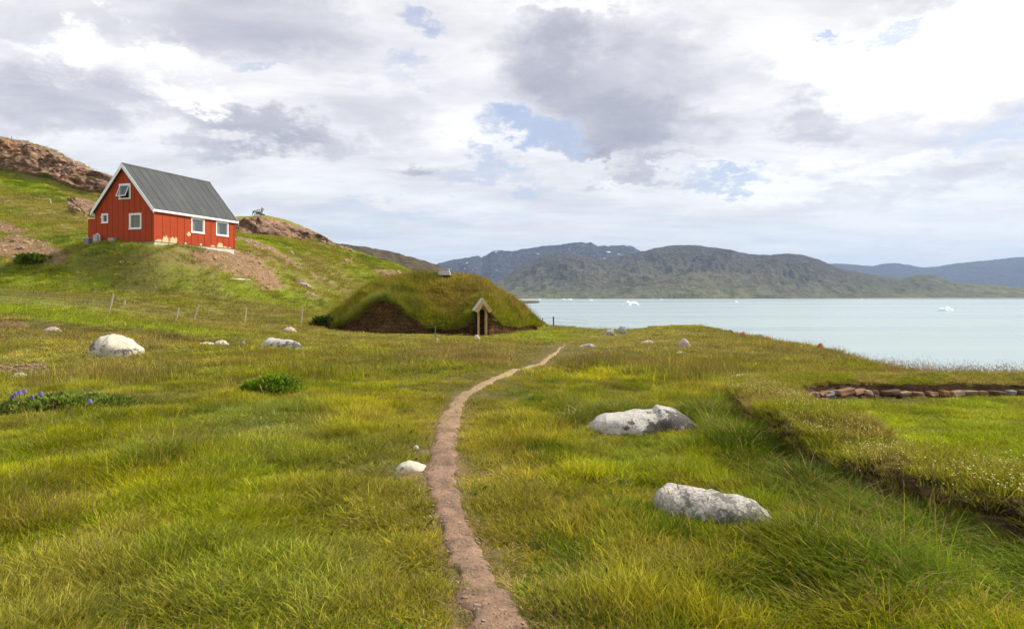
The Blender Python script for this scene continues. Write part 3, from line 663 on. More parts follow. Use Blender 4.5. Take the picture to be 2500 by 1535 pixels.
# battens over the board joints
def batten(c, d):
    k = MB(); k.box(c, d); k.build('batten', M_red, house)
i = 0; y = .28
def gtop(y): return HE+(HA-HE)*(1-abs(y-HW/2)/(HW/2))
while y < HW-.1:
    segs = [(0.0, gtop(y)-.12)]
    for s, a0, a1, z0, z1, k in WINS:
        if s == 'gable' and a0-.02 < y < a1+.02:
            ns = []
            for p, q in segs:
                if z0 > p: ns.append((p, min(q, z0-.003)))
                if z1 < q: ns.append((max(p, z1+.003), q))
            segs = ns
    for p, q in segs:
        if q-p > .05: batten((-.011, y, (p+q)/2), (.022, .045, q-p))
    y += .545*(1 if i % 2 else .98); i += 1
batten((-.006, HW/2, HE+.02), (.012, HW-.2, .03)); batten((-.006, HW/2, HA-1.05), (.012, 1.35, .03))
batten((-.016, .05, HE/2), (.032, .1, HE-.05))
x = .85
while x < HL:
    segs = [(0.0, HE)]
    for s, a0, a1, z0, z1, k in WINS:
        if s == 'side' and a0-.02 < x < a1+.02: segs = [(0, z0-.003), (z1+.003, HE)]
    for p, q in segs: batten((x, -.011, (p+q)/2), (.045, .022, q-p))
    x += .745
batten((HL-.12, -.016, HE/2), (.10, .034, HE))
# foundation
m = MB(); m.box((HL/2+.02, HW/2, -.42), (HL-.12, HW-.12, .82)); m.build('foundation', M_conc, house)
# roof: two slabs with seams
sl = (HA-HE)/(HW/2); ang = math.atan(sl); OV, OG = .16, .22
def slab(sgn):
    mm = MB()
    yr = HW/2; ye = -OV if sgn < 0 else HW+OV; ze = HE-OV*sl+.16; zr = HA+.16
    mm.prism([(-OG, yr, zr), (-OG, ye, ze), (-OG, ye, ze+.09), (-OG, yr, zr+.10)], (HL+2*OG, 0, 0))
    return mm
for sgn in (-1, 1):
    mm = slab(sgn); r = mm.build('roof', M_roof, house)
    q = MB(); x = .35; k = 0
    yr = HW/2; ye = -OV if sgn < 0 else HW+OV; ze = HE-OV*sl+.25; zr = HA+.26
    d = Vector((0, ye-yr, ze-zr)); nrm = Vector((0, -d.z, d.y)).normalized(); nrm = nrm if nrm.z > 0 else -nrm
    while x < HL+OG-.2:
        a = Vector((x, yr, zr)); q.prism([a, a+Vector((.025, 0, 0)), a+Vector((.025, 0, 0))+nrm*.018, a+nrm*.018], d)
        if k % 2 == 0:
            c = a+d*(.74+.03*math.sin(k)); q.prism([c, c+Vector((.75, 0, 0)), c+Vector((.75, 0, 0))+nrm*.012, c+nrm*.012], d.normalized()*.03)
        x += .79; k += 1
    q.build('seam', M_roof, r)
m = MB(); m.prism([(-OG-.01, HW/2-.14, HA+.13), (-OG-.01, HW/2, HA+.29), (-OG-.01, HW/2+.14, HA+.13), (-OG-.01, HW/2, HA+.26)], (HL+2*OG+.02, 0, 0)); m.build('ridge_cap', M_roof, house)
# bargeboards
for xx in (-OG-.032, HL+OG+.004):
    for sgn in (-1, 1):
        ye = -OV-.03 if sgn < 0 else HW+OV+.03; y0 = HW/2
        zr = HA+.24; ze = HE-(OV+.03)*sl+.24; w = .32
        m = MB(); m.prism([(xx, y0, zr), (xx, ye, ze), (xx, ye, ze-w), (xx, y0, zr-w-.04)], (.028, 0, 0)); m.build('bargeboard', M_white, house)
for ye in (-OV-.03, HW+OV+.002):
    m = MB(); m.box((HL/2, ye+.014, HE-OV*sl+.12), (HL+2*OG, .028, .17)); m.box((HL/2, (ye+.014+(0.02 if ye < 1 else HW-.02))/2, HE-OV*sl+.03), (HL+.1, abs(ye-(0 if ye < 1 else HW))-.03, .02)); m.build('fascia', M_white, house)
# windows
for side, a0, a1, z0, z1, kind in WINS:
    G = (lambda a, d, z: (-d, a, z)) if side == 'gable' else (lambda a, d, z: (a, -d, z))
    S = (lambda a, d, z: (d, a, z)) if side == 'gable' else (lambda a, d, z: (a, d, z))
    w, h = a1-a0, z1-z0; am, zm = (a0+a1)/2, (z0+z1)/2; cw = min(.105, w*.19)
    m = MB()
    m.box(G(am, .02, z1-cw/2), S(w, .05, cw)); m.box(G(am, .025, z0+cw/2-.02), S(w+.05, .07, cw))
    m.box(G(a0+cw/2, .018, zm+.003), S(cw, .046, h-2*cw+.03)); m.box(G(a1-cw/2, .018, zm+.003), S(cw, .046, h-2*cw+.03))
    wo = m.build('window', M_white, house, bevel=.004)
    sw_, iw, ih = .055 if w > .7 else .04, w-2*cw, h-2*cw
    m = MB()
    if kind == 'open':   # top hung sash pushed out at the bottom
        tilt = math.radians(24); piv = Vector(G(am, .03, z1-cw-.01))
        def T(a, z): return piv+Vector(G(a-am, math.sin(tilt)*(-(z)) if False else -z*math.sin(tilt), z*math.cos(tilt)))-Vector(G(0, 0, 0))
        R = (Matrix.Translation(piv) @ Matrix.Rotation(tilt, 4, 'Y'))
        m.box((0, 0, -sw_/2), (.04, iw-.02, sw_), R); m.box((0, 0, -ih+sw_/2), (.04, iw-.02, sw_), R)
        for s in (-1, 1): m.box((0, s*(iw/2-sw_/2-.01), -ih/2), (.04, sw_, ih-2*sw_-.002), R)
        m.build('sash', M_white, wo)
        g = MB(); g.box((0, 0, -ih/2), (.008, iw-.06, ih-.06), R); g.build('pane', M_glass, wo)
        for s in (-1, 1):
            j = MB(); j.box(G(am+s*(iw/2+.012), -.07, zm), S(.024, .12, ih)); j.build('jamb', M_greyw, wo)
    else:
        dd = -.03
        m.box(G(am, dd, z1-cw-sw_/2), S(iw, .05, sw_)); m.box(G(am, dd, z0+cw+sw_/2-.02), S(iw, .05, sw_))
        for s in (-1, 1): m.box(G(am+s*(iw/2-sw_/2), dd, zm), S(sw_, .048, ih-2*sw_+.02))
        m.build('sash', M_white, wo)
        g = MB(); g.box(G(am, dd-.005, zm), S(iw-.06, .008, ih-.06)); g.build('pane', M_glass, wo)
    c = MB(); n = 15
    if kind == 'green': spans = [(a0+cw, a1-cw)]
    elif kind == 'open': spans = [(a0+cw+.05, a0+cw+iw*.35)]
    elif kind == 'small': spans = [(a0+cw, a0+cw+iw*.5)]
    else: spans = [(a0+cw, a0+cw+iw*.42)]
    for p, q in spans:
        for k in range(n):
            x0 = p+(q-p)*k/n; off = .03*math.sin(k*1.9)
            c.box(G(x0+(q-p)/n/2, -.21+off, zm), S((q-p)/n*.98, .008, ih-.02))
    c.build('curtain', M_curt if kind == 'green' else M_curt2, wo)
    k = MB(); k.box(G(am, -.42, zm), S(w+.6, .02, h+.5)); k.build('room_shade', M_dark, wo)
# side annexe and service boxes at the far left corner
ann = MB(); ann.box((1.4, HW+.62, .98), (1.9, 1.2, 1.95)); ann.build('annexe', M_red, house)
m = MB(); m.box((1.4, HW+.64, 1.99), (2.0, 1.28, .06)); m.build('annexe_roof', M_white, house)
m = MB(); m.box((-.02, HW-.62, HE-.42), (.03, .16, .05)); m.build('nameplate', M_white, house)
def local_thing(name, label, cat, loc): 
    o = empty(name, (0, 0, 0)); o.matrix_world = HM @ Matrix.Translation(Vector(loc)); tag(o, label, cat); return o
hp = local_thing('heat_pump', 'grey service box with a white bent pipe by the left corner of the red house', 'heat pump', (-.45, HW-1.05, 0))
m = MB(); m.box((0, .35, .26), (.35, .42, .62)); m.box((0, .1, .22), (.3, .03, .5)); m.build('casing', M_greyw, hp, bevel=.01)
m = MB(); m.tube([(-.05, .05, .0), (-.05, .05, .52), (-.05, .1, .62), (-.05, .22, .66), (-.05, .4, .66)], .03, 8); m.build('pipe', M_white, hp, smooth=True)
mb = local_thing('meter_box', 'low grey box against the gable wall right of the bent pipe', 'box', (-.2, HW-1.95, 0))
m = MB(); m.box((0, 0, .1), (.3, .55, .42)); m.build('cabinet', M_greyw, mb, bevel=.01)
m = MB(); m.box((0, 0, .325), (.34, .6, .03)); m.build('lid', M_greyw, mb)
gb = local_thing('gas_box', 'small dark grey box at the foot of the annexe of the red house', 'box', (-.15, HW+.55, 0))
m = MB(); m.box((0, 0, .12), (.35, .5, .5)); m.build('cabinet', plain('slate_box', (.17, .19, .2), .7), gb, bevel=.01)
m = MB(); m.box((0, .0, .385), (.38, .54, .03)); m.build('lid', M_white, gb)

# ------------------------------------------------------------------ turf house
TU = np.linspace(772, 1312, 271)
def ip(keys, j=1):
    k = np.array(keys, float); return np.interp(TU, k[:, 0], k[:, j])
FYk = ip([(772, 46.5), (800, 44.8), (850, 43.4), (920, 42.9), (1100, 42.8), (1150, 42.7), (1200, 43.0), (1235, 44.3), (1270, 46.5), (1300, 49.5), (1312, 51)])
TV = ip([(772, 795), (790, 797), (812, 800), (835, 790), (862, 777), (885, 762), (905, 743), (925, 733), (942, 731), (960, 735), (978, 743), (996, 760), (1012, 773), (1030, 784), (1053, 798), (1090, 801), (1124, 799), (1140, 790), (1152, 777), (1162, 762), (1178, 752), (1190, 756), (1203, 766), (1213, 779), (1226, 792), (1250, 794), (1280, 792), (1296, 790), (1312, 794)])
RV = ip([(772, 797), (785, 790), (810, 772), (840, 750), (870, 728), (895, 707), (920, 690), (950, 681), (1000, 676), (1080, 671), (1140, 676), (1180, 688), (1210, 703), (1240, 724), (1268, 745), (1290, 763), (1302, 776), (1312, 792)])
RYk = ip([(772, 47.5), (820, 47.5), (900, 48), (1200, 48), (1260, 49), (1312, 51.5)])
SU = (TU-CX)/F
gfr = np.array([gz(s*y, y) for s, y in zip(SU, FYk)])
TZ = np.maximum(CZ+FYk*(VH-TV)/F, gfr+.02); RZ = np.maximum(CZ+RYk*(VH-RV)/F, TZ+.02)
# wall strip
rows = 16; WV = []
for j in range(rows+1):
    t = j/rows; yy = FYk-.05*(1-t)-.02
    zz = gfr-.3+(TZ-gfr+.3)*t
    rz = ((zz*9) % 1.0); xx = SU*yy
    dn = (fbm(xx*6, zz*14, 71, 3)-.5)*.2 + (fbm(xx*.9, zz*1.3, 72, 3)-.5)*.35 + (rz-.5)*.05
    WV.append(np.stack([xx, yy+dn*(0.2+.8*(t < .97)), zz], 1))
def herring(t, b):
    p = t.pos(); x, y, z = t.sep(p)
    xx = t.math('ADD', x, t.math('MULTIPLY', y, .3)); zz = t.math('ADD', z, t.math('MULTIPLY', t.math('SUBTRACT', t.noise(p, 1.4, 4, .6), .5), .55))
    zr = t.math('MULTIPLY', zz, 4.2); row = t.math('FLOOR', zr); fr = t.math('FRACT', zr)
    sg = t.math('SUBTRACT', t.math('MULTIPLY', t.math('MODULO', t.math('ABSOLUTE', row), 2.0), 2.0), 1.0)
    ph = t.math('ADD', t.math('MULTIPLY', xx, 6.5), t.math('MULTIPLY', t.math('MULTIPLY', sg, fr), 1.0))
    ph = t.math('ADD', ph, t.math('MULTIPLY', t.noise(p, 3.2, 4, .65), 1.9))
    st = t.math('PINGPONG', ph, .5)
    edge = t.math('MINIMUM', fr, t.math('SUBTRACT', 1.0, fr))
    h = t.math('MULTIPLY', t.rng(st, .02, .28), t.rng(edge, 0, .16))
    n = t.noise(p, 9, 5, .7); big = t.noise(p, .8, 4, .6)
    h = t.math('ADD', t.math('MULTIPLY', h, t.rng(t.noise(p, 2.3, 4, .6), .35, .55)), t.math('MULTIPLY', t.rng(n, .38, .6), .2))
    c = t.mix(t.rng(n, .35, .65), (.11, .058, .028), (.28, .16, .075)); c = t.mix(t.rng(big, .45, .65, 0, .7), c, (.10, .055, .03))
    c = t.mix(t.rng(t.noise(p, 14, 3), .62, .7, 0, .6), c, (.32, .20, .09))
    c = t.mix(h, (.055, .032, .018), c)
    t.put(b.inputs['Base Color'], c); b.inputs['Roughness'].default_value = 1; b.inputs['Specular IOR Level'].default_value = 0
    t.put(b.inputs['Normal'], t.bump(t.math('ADD', h, t.math('MULTIPLY', n, .5)), 1.0, .07))
M_herr = material('herringbone_turf', herring)
turf = empty('turf_house', (-2.9, 43.5, -.95)); tag(turf, 'grass roofed turf longhouse with herringbone sod walls and a tiny wooden doorway', 'house')
TI = Matrix.Translation(-turf.location)
def tpart(name, me, par=turf):
    o = link(name, me); o.parent = par; o.matrix_parent_inverse = Matrix.Translation(-Vector(turf.location)) if par == turf else Matrix.Identity(4)
    return o
tpart('sod_wall', np_mesh('sod_wall', np.array(WV).reshape(-1, 3), [grid_faces(rows+1, len(TU))], M_herr))
RN = 60; RVt = []; tl = []
for j in range(RN+1):
    if j <= 40:
        t = j/40; yy = (FYk-.22)*(1-t)+RYk*t; k = 1-(1-t)**1.45; zz = (TZ+.02)*(1-k)+RZ*k
    else:
        t = (j-40)/(RN-40); yy = RYk+6.5*t; zz = RZ*(1-t*t)+(-1.6)*t*t
    xx = SU*yy
    am = np.clip((zz-gfr)/1.0, 0, 1)*(1 if 2 < j < 39 else .25)
    zz = zz+(fbm(xx*.8, yy*.8, 81, 4)-.55)*.95*am+(fbm(xx*3, yy*3, 82, 3)-.5)*.16*am
    if j <= 40:  # stay below the ridge line seen from the meadow
        zz = np.minimum(zz, CZ+yy*(VH-RV)/F + (0 if j > 36 else .0))
    RVt.append(np.stack([xx, yy, zz], 1))
RVt = np.array(RVt)
def roofturf(t, b):
    p = t.pos(); n = t.noise(p, 1.1, 5, .6); f = t.noise(p, 7, 5, .7)
    c = t.mix(t.rng(n, .38, .6), (.09, .105, .02), (.19, .14, .05)); c = t.mix(t.rng(f, .35, .7), t.mix(1, c, (.5, .5, .5), 'MULTIPLY'), c)
    t.put(b.inputs['Base Color'], c); b.inputs['Roughness'].default_value = 1; b.inputs['Specular IOR Level'].default_value = 0
    t.put(b.inputs['Normal'], t.bump(f, .8, .1))
tpart('turf_roof', np_mesh('turf_roof', RVt.reshape(-1, 3), [grid_faces(RN+1, len(TU))], material('roof_turf', roofturf)))
# wooden doorway
def wood(name, c1, c2, rough=.8):
    def fn(t, b):
        p = t.obj(); n = t.noise(t.mapv(p, (14, 14, .8)), 2.2, 6, .65); g = t.noise(p, 2, 3)
        c = t.mix(t.rng(n, .3, .7), c1, c2); c = t.mix(t.rng(g, .5, .75, 0, .4), c, tuple(x*.6 for x in c1))
        t.put(b.inputs['Base Color'], c); b.inputs['Roughness'].default_value = rough
        t.put(b.inputs['Normal'], t.bump(n, .4, .01))
    return material(name, fn)
M_oak = wood('weathered_pine', (.38, .25, .11), (.58, .42, .21)); M_silver = wood('silvered_board', (.36, .32, .29), (.55, .50, .47)); M_post = wood('grey_post_wood', (.30, .26, .21), (.52, .47, .40))
dp = P(1177, 823, 42.25); DG = dp.z
DM = Matrix.Translation(dp) @ Matrix.Rotation(math.radians(14), 4, 'Z')
def dbox(mb_, c, d): mb_.box(c, d, DM)
door = empty('doorway', dp); door.parent = turf; door.matrix_parent_inverse = Matrix.Translation(-Vector(turf.location)); 
bpy.context.view_layer.update()
def dpart(name, mbb, mat, par=turf, **k):
    o = mbb.build(name, mat, None, **k); o.parent = par; o.matrix_parent_inverse = Matrix.Translation(-Vector(turf.location)); return o
bpy.data.objects.remove(door)
# arched board with opening
W2, OW, HT, AT = .27, .165, 2.0, 1.70
outer = [(-W2, 0), (-W2, HT-.22), (0, HT+.08), (W2, HT-.22), (W2, 0)]
hole = [(OW, .02)]+[(OW*math.cos(a), AT-OW+OW*math.sin(a)*1.2) for a in np.linspace(0, math.pi, 13)]+[(-OW, .02)]
pts = [Vector((x, -.02, z)) for x, z in outer]; hp_ = [Vector((x, -.02, z)) for x, z in hole]
b = bmesh.new(); tris = tessellate_polygon([pts, hp_]); allp = pts+hp_; vs = [b.verts.new(DM @ p) for p in allp]
for tr in tris:
    try: b.faces.new([vs[i] for i in tr])
    except ValueError: pass
r = bmesh.ops.extrude_face_region(b, geom=b.faces[:]); bmesh.ops.translate(b, vec=(DM.to_3x3() @ Vector((0, .07, 0))), verts=[g for g in r['geom'] if isinstance(g, bmesh.types.BMVert)])
bmesh.ops.recalc_face_normals(b, faces=b.faces); me = bpy.data.meshes.new('door_frame'); b.to_mesh(me); b.free(); me.materials.append(M_oak)
tpart('door_frame', me)
for s in (-1, 1):
    m = MB(); dbox(m, (s*(W2+.0), -.06, HT/2-.12), (.055, .12, HT-.2)); dpart('door_post', m, M_oak, bevel=.01)
m = MB(); dbox(m, (0, .75, AT/2), (.5, .04, 1.9)); dbox(m, (-.25, .41, AT/2), (.03, .62, 1.9)); dbox(m, (.25, .41, AT/2), (.03, .62, 1.9)); dbox(m, (0, .41, AT+.12), (.5, .6, .04)); dbox(m, (0, .41, .0), (.5, .6, .03)); dpart('door_passage', m, M_dark)
m = MB(); dbox(m, (0, -.22, .03), (.34, .3, .10)); dpart('doorstep', m, plain('door_step_stone', (.32, .24, .2), .9), bevel=.02)
for s in (-1, 1):
    m = MB(); a = Vector((0, 0, HT+.42)); e = Vector((s*.56, 0, HT-.34)); dd = (e-a)
    m.prism([DM @ (a+Vector((0, -.38, 0))), DM @ (e+Vector((0, -.38, 0))), DM @ (e+Vector((-s*.03, -.38, -.045))), DM @ (a+Vector((0, -.38, -.05)))], DM.to_3x3() @ Vector((0, .85, 0)))
    dpart('canopy_board', m, M_silver)
    m = MB(); m.prism([DM @ (a+Vector((0, -.41, -.03))), DM @ (e+Vector((s*.0, -.41, .0))), DM @ (e+Vector((-s*.19, -.41, -.16))), DM @ (a+Vector((0, -.41, -.40)))], DM.to_3x3() @ Vector((0, .03, 0)))
    dpart('canopy_gable', m, M_oak)
m = MB(); m.tube([DM @ Vector((0, -.45, HT+.10)), DM @ Vector((0, .3, HT+.10))], .045, 8); dpart('ridge_pole', m, M_silver)
# smoke vent on the ridge
vt = MB(); c = P(1085, 672, 47.6); c.z += .12
A = Matrix.Translation((c.x, c.y, c.z-.12))
for (sx, sy) in ((-1, 0), (1, 0), (0, -1), (0, 1)):
    if sx: pts = [(sx*.30, -.3, .42), (sx*.30, .3, .42), (sx*.46, .38, 0), (sx*.46, -.38, 0)]
    else: pts = [(-.29, sy*.30, .42), (.29, sy*.30, .42), (.44, sy*.40, 0), (-.44, sy*.40, 0)]
    vt.prism([A @ Vector(p) for p in pts], (-.03*sx, -.03*sy, 0))
dpart('smoke_vent', vt, M_silver)
vo = [o for o in turf.children if o.name.startswith('smoke_vent')][0]
m = MB(); m.box((c.x, c.y, c.z+.32), (.74, .72, .06)); m.box((c.x+.02, c.y, c.z+.355), (.5, .5, .012))
cp = m.build('vent_cap', M_silver, None); cp.parent = vo

# ------------------------------------------------------------------ fences
M_wire = plain('galvanised_wire', (.38, .38, .36), .6, .05)
fence = empty('wire_fence', gpix(480, 779)); tag(fence, 'sagging wire fence on leaning grey posts across the left meadow', 'fence')
fo = -Vector(fence.location)
def fpart(name, mm, mat, par=fence, **k):
    o = mm.build(name, mat, None, **k); o.parent = par; o.matrix_parent_inverse = Matrix.Translation(-Vector(par.location)); return o
tops, bots = [], []
for (ub, vb, ut, vt_) in ((-330, 728, -325, 690), (-60, 733, -64, 696), (262.4, 767, 276.7, 717.6), (428.7, 779, 436, 750.7), (470, 782, 485, 744), (597, 788, 601, 749.7), (734, 791, 738.6, 749.7)):
    g = gpix(ub, vb); tp = P(ut, vt_, g.y); g2 = Vector((g.x, g.y, g.z-.25))
    m = MB(); m.tube([g2, g2.lerp(tp, .5), tp], .052, 8, .045); fpart('post', m, M_post, smooth=False)
    tops.append(tp); bots.append(g)
g = gpix(303, 745); m = MB(); m.tube([g, P(304.3, 732.8, g.y)], .06, 8); fpart('post', m, M_post)
m = MB()
for i in range(len(tops)-1):
    for fr_ in (.93, .62, .3):
        a = bots[i].lerp(tops[i], fr_); b_ = bots[i+1].lerp(tops[i+1], fr_)
        mid = [a.lerp(b_, k/6)-Vector((0, 0, .08*math.sin(math.pi*k/6))) for k in range(7)]; m.tube(mid, .0045, 3)
fpart('wire', m, M_wire)
m = MB()   # netting strung on the left stretch
for i in range(0, 2):
    nseg = 60
    for k in range(nseg):
        t = k/nseg; a = bots[i].lerp(bots[i+1], t); b_ = tops[i].lerp(tops[i+1], t); sag = Vector((0, 0, .08*math.sin(math.pi*t)))
        m.tube([a+Vector((0, 0, .1)), a.lerp(b_, .93)-sag], .0035, 3)
    for fr_ in (.15, .45, .78):
        m.tube([bots[i].lerp(bots[i+1], k/8).lerp(tops[i].lerp(tops[i+1], k/8), fr_)-Vector((0, 0, .06*math.sin(math.pi*k/8))) for k in range(9)], .0035, 3)
fpart('netting', m, M_wire)
M_pdark = plain('dark_post', (.06, .055, .05), .8)
f2 = empty('shore_fence', gpix(1340, 797)); tag(f2, 'two thin dark posts joined by a wire on the shore beside the turf house', 'fence')
tt_ = []
for (u, vb, vt_, r_) in ((1325.5, 796, 775.5, .03), (1352, 797, 773, .06)):
    g = gpix(u, vb) or P(u, vb, 57); m = MB(); tp = P(u-1, vt_, g.y); m.tube([g-Vector((0, 0, .2)), tp], r_, 7); fpart('post', m, M_pdark, f2); tt_.append((g, tp))
m = MB()
for q in (.9, .55): m.tube([tt_[0][0].lerp(tt_[0][1], q), tt_[1][0].lerp(tt_[1][1], q), tt_[1][0].lerp(tt_[1][1], q)+Vector((3.2, 2.0, -.35))], .008, 3)
fpart('wire', m, M_pdark, f2)

# small things on the slope
def single(mm, name, mat, label, cat, group=None, **k): return tag(mm.build(name, mat, None, **k), label, cat, group)
a = gpix(562, 684); b_ = gpix(608, 686); d = (b_-a).normalized(); up = Vector((0, 0, .09))
m = MB(); m.prism([a+up, b_+up, b_+up+Vector((0, 0, .05)), a+up+Vector((0, 0, .05))], Vector((.03, .22, .02))); single(m, 'plank', M_white, 'pale wooden plank lying on the slope below the brown scree', 'plank')
g = gpix(125, 500); m = MB(); m.tube([g, P(121, 485, g.y)], .07, 6); single(m, 'stake', M_post, 'leaning pale stake on the high meadow left of the red house', 'stake')
g = P(28, 342, 128); m = MB(); m.tube([g-Vector((0, 0, .5)), P(28, 333, 128)], .05, 6); single(m, 'marker_pole', M_pdark, 'thin pole on the skyline of the left hill', 'pole')
g = gpix(1063, 824); m = MB(); m.tube([g, P(1062, 812, g.y-.1), P(1063.5, 796, g.y-.05)], .03, 7, .02); single(m, 'water_pipe', plain('green_pipe', (.06, .16, .12), .5), 'thin green pipe standing in front of the sod wall', 'pipe')

# ------------------------------------------------------------------ ruined wall
WP = [(5.3, 1.0), (4.75, 2.0), (4.2, 3.1), (3.86, 4.2), (3.52, 5.1), (3.34, 6.1), (3.34, 7.2), (3.42, 8.3), (3.56, 9.4), (3.95, 10.8), (4.7, 11.9), (5.8, 12.3), (7.2, 12.4), (8.8, 12.5), (11, 12.65), (15, 12.9)]
wp = np.array(WP); tq = np.arange(len(wp)); tn = np.linspace(0, len(wp)-1, 420)
wc = np.stack([np.interp(tn, tq, wp[:, i]) for i in range(2)], 1)
for _ in range(60): wc[1:-1] = .25*wc[:-2]+.5*wc[1:-1]+.25*wc[2:]
dw = np.gradient(wc, axis=0); dw /= np.linalg.norm(dw, axis=1)[:, None]; nw = np.stack([dw[:, 1], -dw[:, 0]], 1)   # to the inner (right hand) side
back = sst(10.7, 11.9, wc[:, 1]); arc = np.concatenate([[0], np.cumsum(np.linalg.norm(np.diff(wc, axis=0), axis=1))])
corner = sst(8.3, 9.6, wc[:, 1])*(1-back)
Htop = .36*(1-back)-.08*corner+.235*back+(fbm(arc*.9, arc*0, 91, 4)-.5)*(.16-.08*back)
Htop *= 1-.35*np.exp(-((wc[:, 1]-6.3)/.5)**2)*(1-back)
HWd = .36+.05*(fbm(arc*.7, arc*0+4, 92, 3)-.5)+.25*back
gzw = np.array([gz(p[0], p[1]) for p in wc])
def wsec(lat, hz, jit):
    x = wc[:, 0]+nw[:, 0]*lat; y = wc[:, 1]+nw[:, 1]*lat
    return np.stack([x, y, gzw+hz], 1)+jit
def jt(s, amp): return np.stack([(fbm(arc*5+s*3.1, arc*0+s, 93+k, 4)-.5)*amp for k in range(3)], 1)
face_o = [wsec(-HWd-.06+.04*k/8-.05*math.sin(k*2.2), -.08+(Htop-.02+.08)*k/8, jt(k, .20)) for k in range(9)]
face_i = [wsec(HWd+.05-.04*k/6, -.08+(Htop-.02+.08)*k/6, jt(k+20, .07)) for k in range(7)]
cap = [wsec(HWd*q*(1.10-.07*back), Htop+.07*(1-q*q)-.03*(abs(q) > .95)+0*arc, jt(int(40+q*10), .07)) for q in np.linspace(-1, 1, 13)]
def earth(t, b):
    p = t.pos(); n = t.noise(p, 7, 6, .75); f = t.noise(t.mapv(p, (1, 1, 3)), 24, 5, .7)
    c = t.mix(t.rng(n, .35, .62), (.065, .040, .026), (.21, .135, .08)); c = t.mix(t.rng(f, .55, .66), c, (.38, .27, .14))
    t.put(b.inputs['Base Color'], c); b.inputs['Roughness'].default_value = 1; b.inputs['Specular IOR Level'].default_value = 0
    t.put(b.inputs['Normal'], t.bump(t.math('ADD', n, f), 1, .05))
M_earth = material('peaty_earth', earth)
ruin = empty('ruined_wall', (3.3, 7, 0)); tag(ruin, 'low ruined enclosure wall of turf and red stones, turning a corner on the right', 'wall')
def rpart(name, me):
    o = link(name, me); o.parent = ruin; o.matrix_parent_inverse = Matrix.Translation(-Vector(ruin.location)); return o
rpart('earth_face', np_mesh('earth_face', np.array(face_o).reshape(-1, 3), [grid_faces(9, len(wc))], M_earth))
rpart('earth_face', np_mesh('earth_face', np.array(face_i).reshape(-1, 3), [grid_faces(7, len(wc), True)], M_earth))
rpart('turf_cap', np_mesh('turf_cap', np.array(cap).reshape(-1, 3), [grid_faces(13, len(wc))], bpy.data.materials['roof_turf']))
def stone_fn(t, b):
    p = t.pos(); c0 = t.attr('tone', 'Color'); n = t.noise(p, 22, 6, .7)
    c = t.mix(t.rng(n, .35, .7), c0, t.mix(1, c0, (.55, .5, .5), 'MULTIPLY')); t.put(b.inputs['Base Color'], c)
    b.inputs['Roughness'].default_value = .9; t.put(b.inputs['Normal'], t.bump(n, .6, .02))
M_stone = material('wall_stone', stone_fn)
SV, SF, ST = [], [], []
TONES = [(.42, .17, .09), (.36, .20, .12), (.30, .17, .11), (.34, .19, .15), (.48, .34, .22), (.26, .17, .13), (.40, .22, .14), (.36, .34, .32), (.45, .14, .07)]
rs = random.Random(5)
i0 = int(np.argmax(wc[:, 1] > 10.95)); total = arc[-1]
for course in range(2):
    s = arc[i0]+(.15 if course else 0)
    while s < total-.3:
        ln = rs.choice((rs.uniform(.10, .18), rs.uniform(.16, .34))); hh = rs.uniform(.07, .105)
        if rs.random() < .97 and s < total:
            k = int(np.searchsorted(arc, s+ln/2)); k = min(k, len(wc)-1)
            o = Vector((wc[k, 0]+nw[k, 0]*(HWd[k]+.10), wc[k, 1]+nw[k, 1]*(HWd[k]+.10), gzw[k]-.045+.09*course+hh/2)); dx = Vector((dw[k, 0], dw[k, 1], 0)); nx = Vector((nw[k, 0], nw[k, 1], 0))
            b0 = len(SV); tone = rs.choice(TONES); q = rs.uniform(.8, 1.15); tilt = rs.uniform(-.15, .15)
            for zz in (-.5, .5):
                for (aa, bb) in ((-.5, -.5), (.5, -.5), (.5, .5), (-.5, .5)):
                    v = o+dx*(aa*(ln-.015)*(1-.15*rs.random()))+nx*(bb*.22-.06+rs.uniform(-.045, .045))+Vector((0, 0, zz*hh*(1-.3*rs.random())+tilt*aa*ln))
                    SV.append(v); ST.append((*[x*q*.8 for x in tone], 1))
            SF += [[b0+x for x in f] for f in ((3, 2, 1, 0), (4, 5, 6, 7), (0, 1, 5, 4), (1, 2, 6, 5), (2, 3, 7, 6), (3, 0, 4, 7))]
        s += ln+rs.uniform(.0, .03)
st = rpart('stone_course', np_mesh('stone_course', np.array([tuple(v) for v in SV]), [np.array(SF)], M_stone, False, dict(tone=np.array(ST))))
bv = st.modifiers.new('bevel', 'BEVEL'); bv.width = .02; bv.segments = 2

# ------------------------------------------------------------------ icebergs
def ice_mat(name, c1, c2):
    def fn(t, b):
        p = t.obj(); n = t.noise(p, .25, 6, .65)
        t.put(b.inputs['Base Color'], t.mix(t.rng(n, .35, .65), c1, c2)); b.inputs['Roughness'].default_value = .5
        t.put(b.inputs['Normal'], t.bump(t.noise(p, .8, 5, .6), .6, .6))
    return material(name, fn)
I_w = ice_mat('white_ice', (.80, .86, .88), (.90, .93, .94)); I_b = ice_mat('blue_ice', (.48, .70, .76), (.72, .84, .88))
def berg(u0, u1, vt, vb, mat, label, prof, seed):
    y = 22*F/(vb-VH); L = (u1-u0)/F*y; H = (vb-vt)/F*y
    return rock(L, H*1.1, L*.6, prof, mat, (((u0+u1)/2-CX)/F*y, y, WATER_Z-.4), 0, label, 'icebergs drifting in the fjord', .09, 'iceberg', 'iceberg', seed, False)
berg(1519, 1561, 734.5, 745, I_w, 'largest white iceberg, flat topped, left of centre in the fjord', [(0, 0), (.08, .4), (.16, .3), (.22, .8), (.35, .95), (.5, .8), (.7, .9), (.85, .7), (.93, .3), (1, 0)], 3)
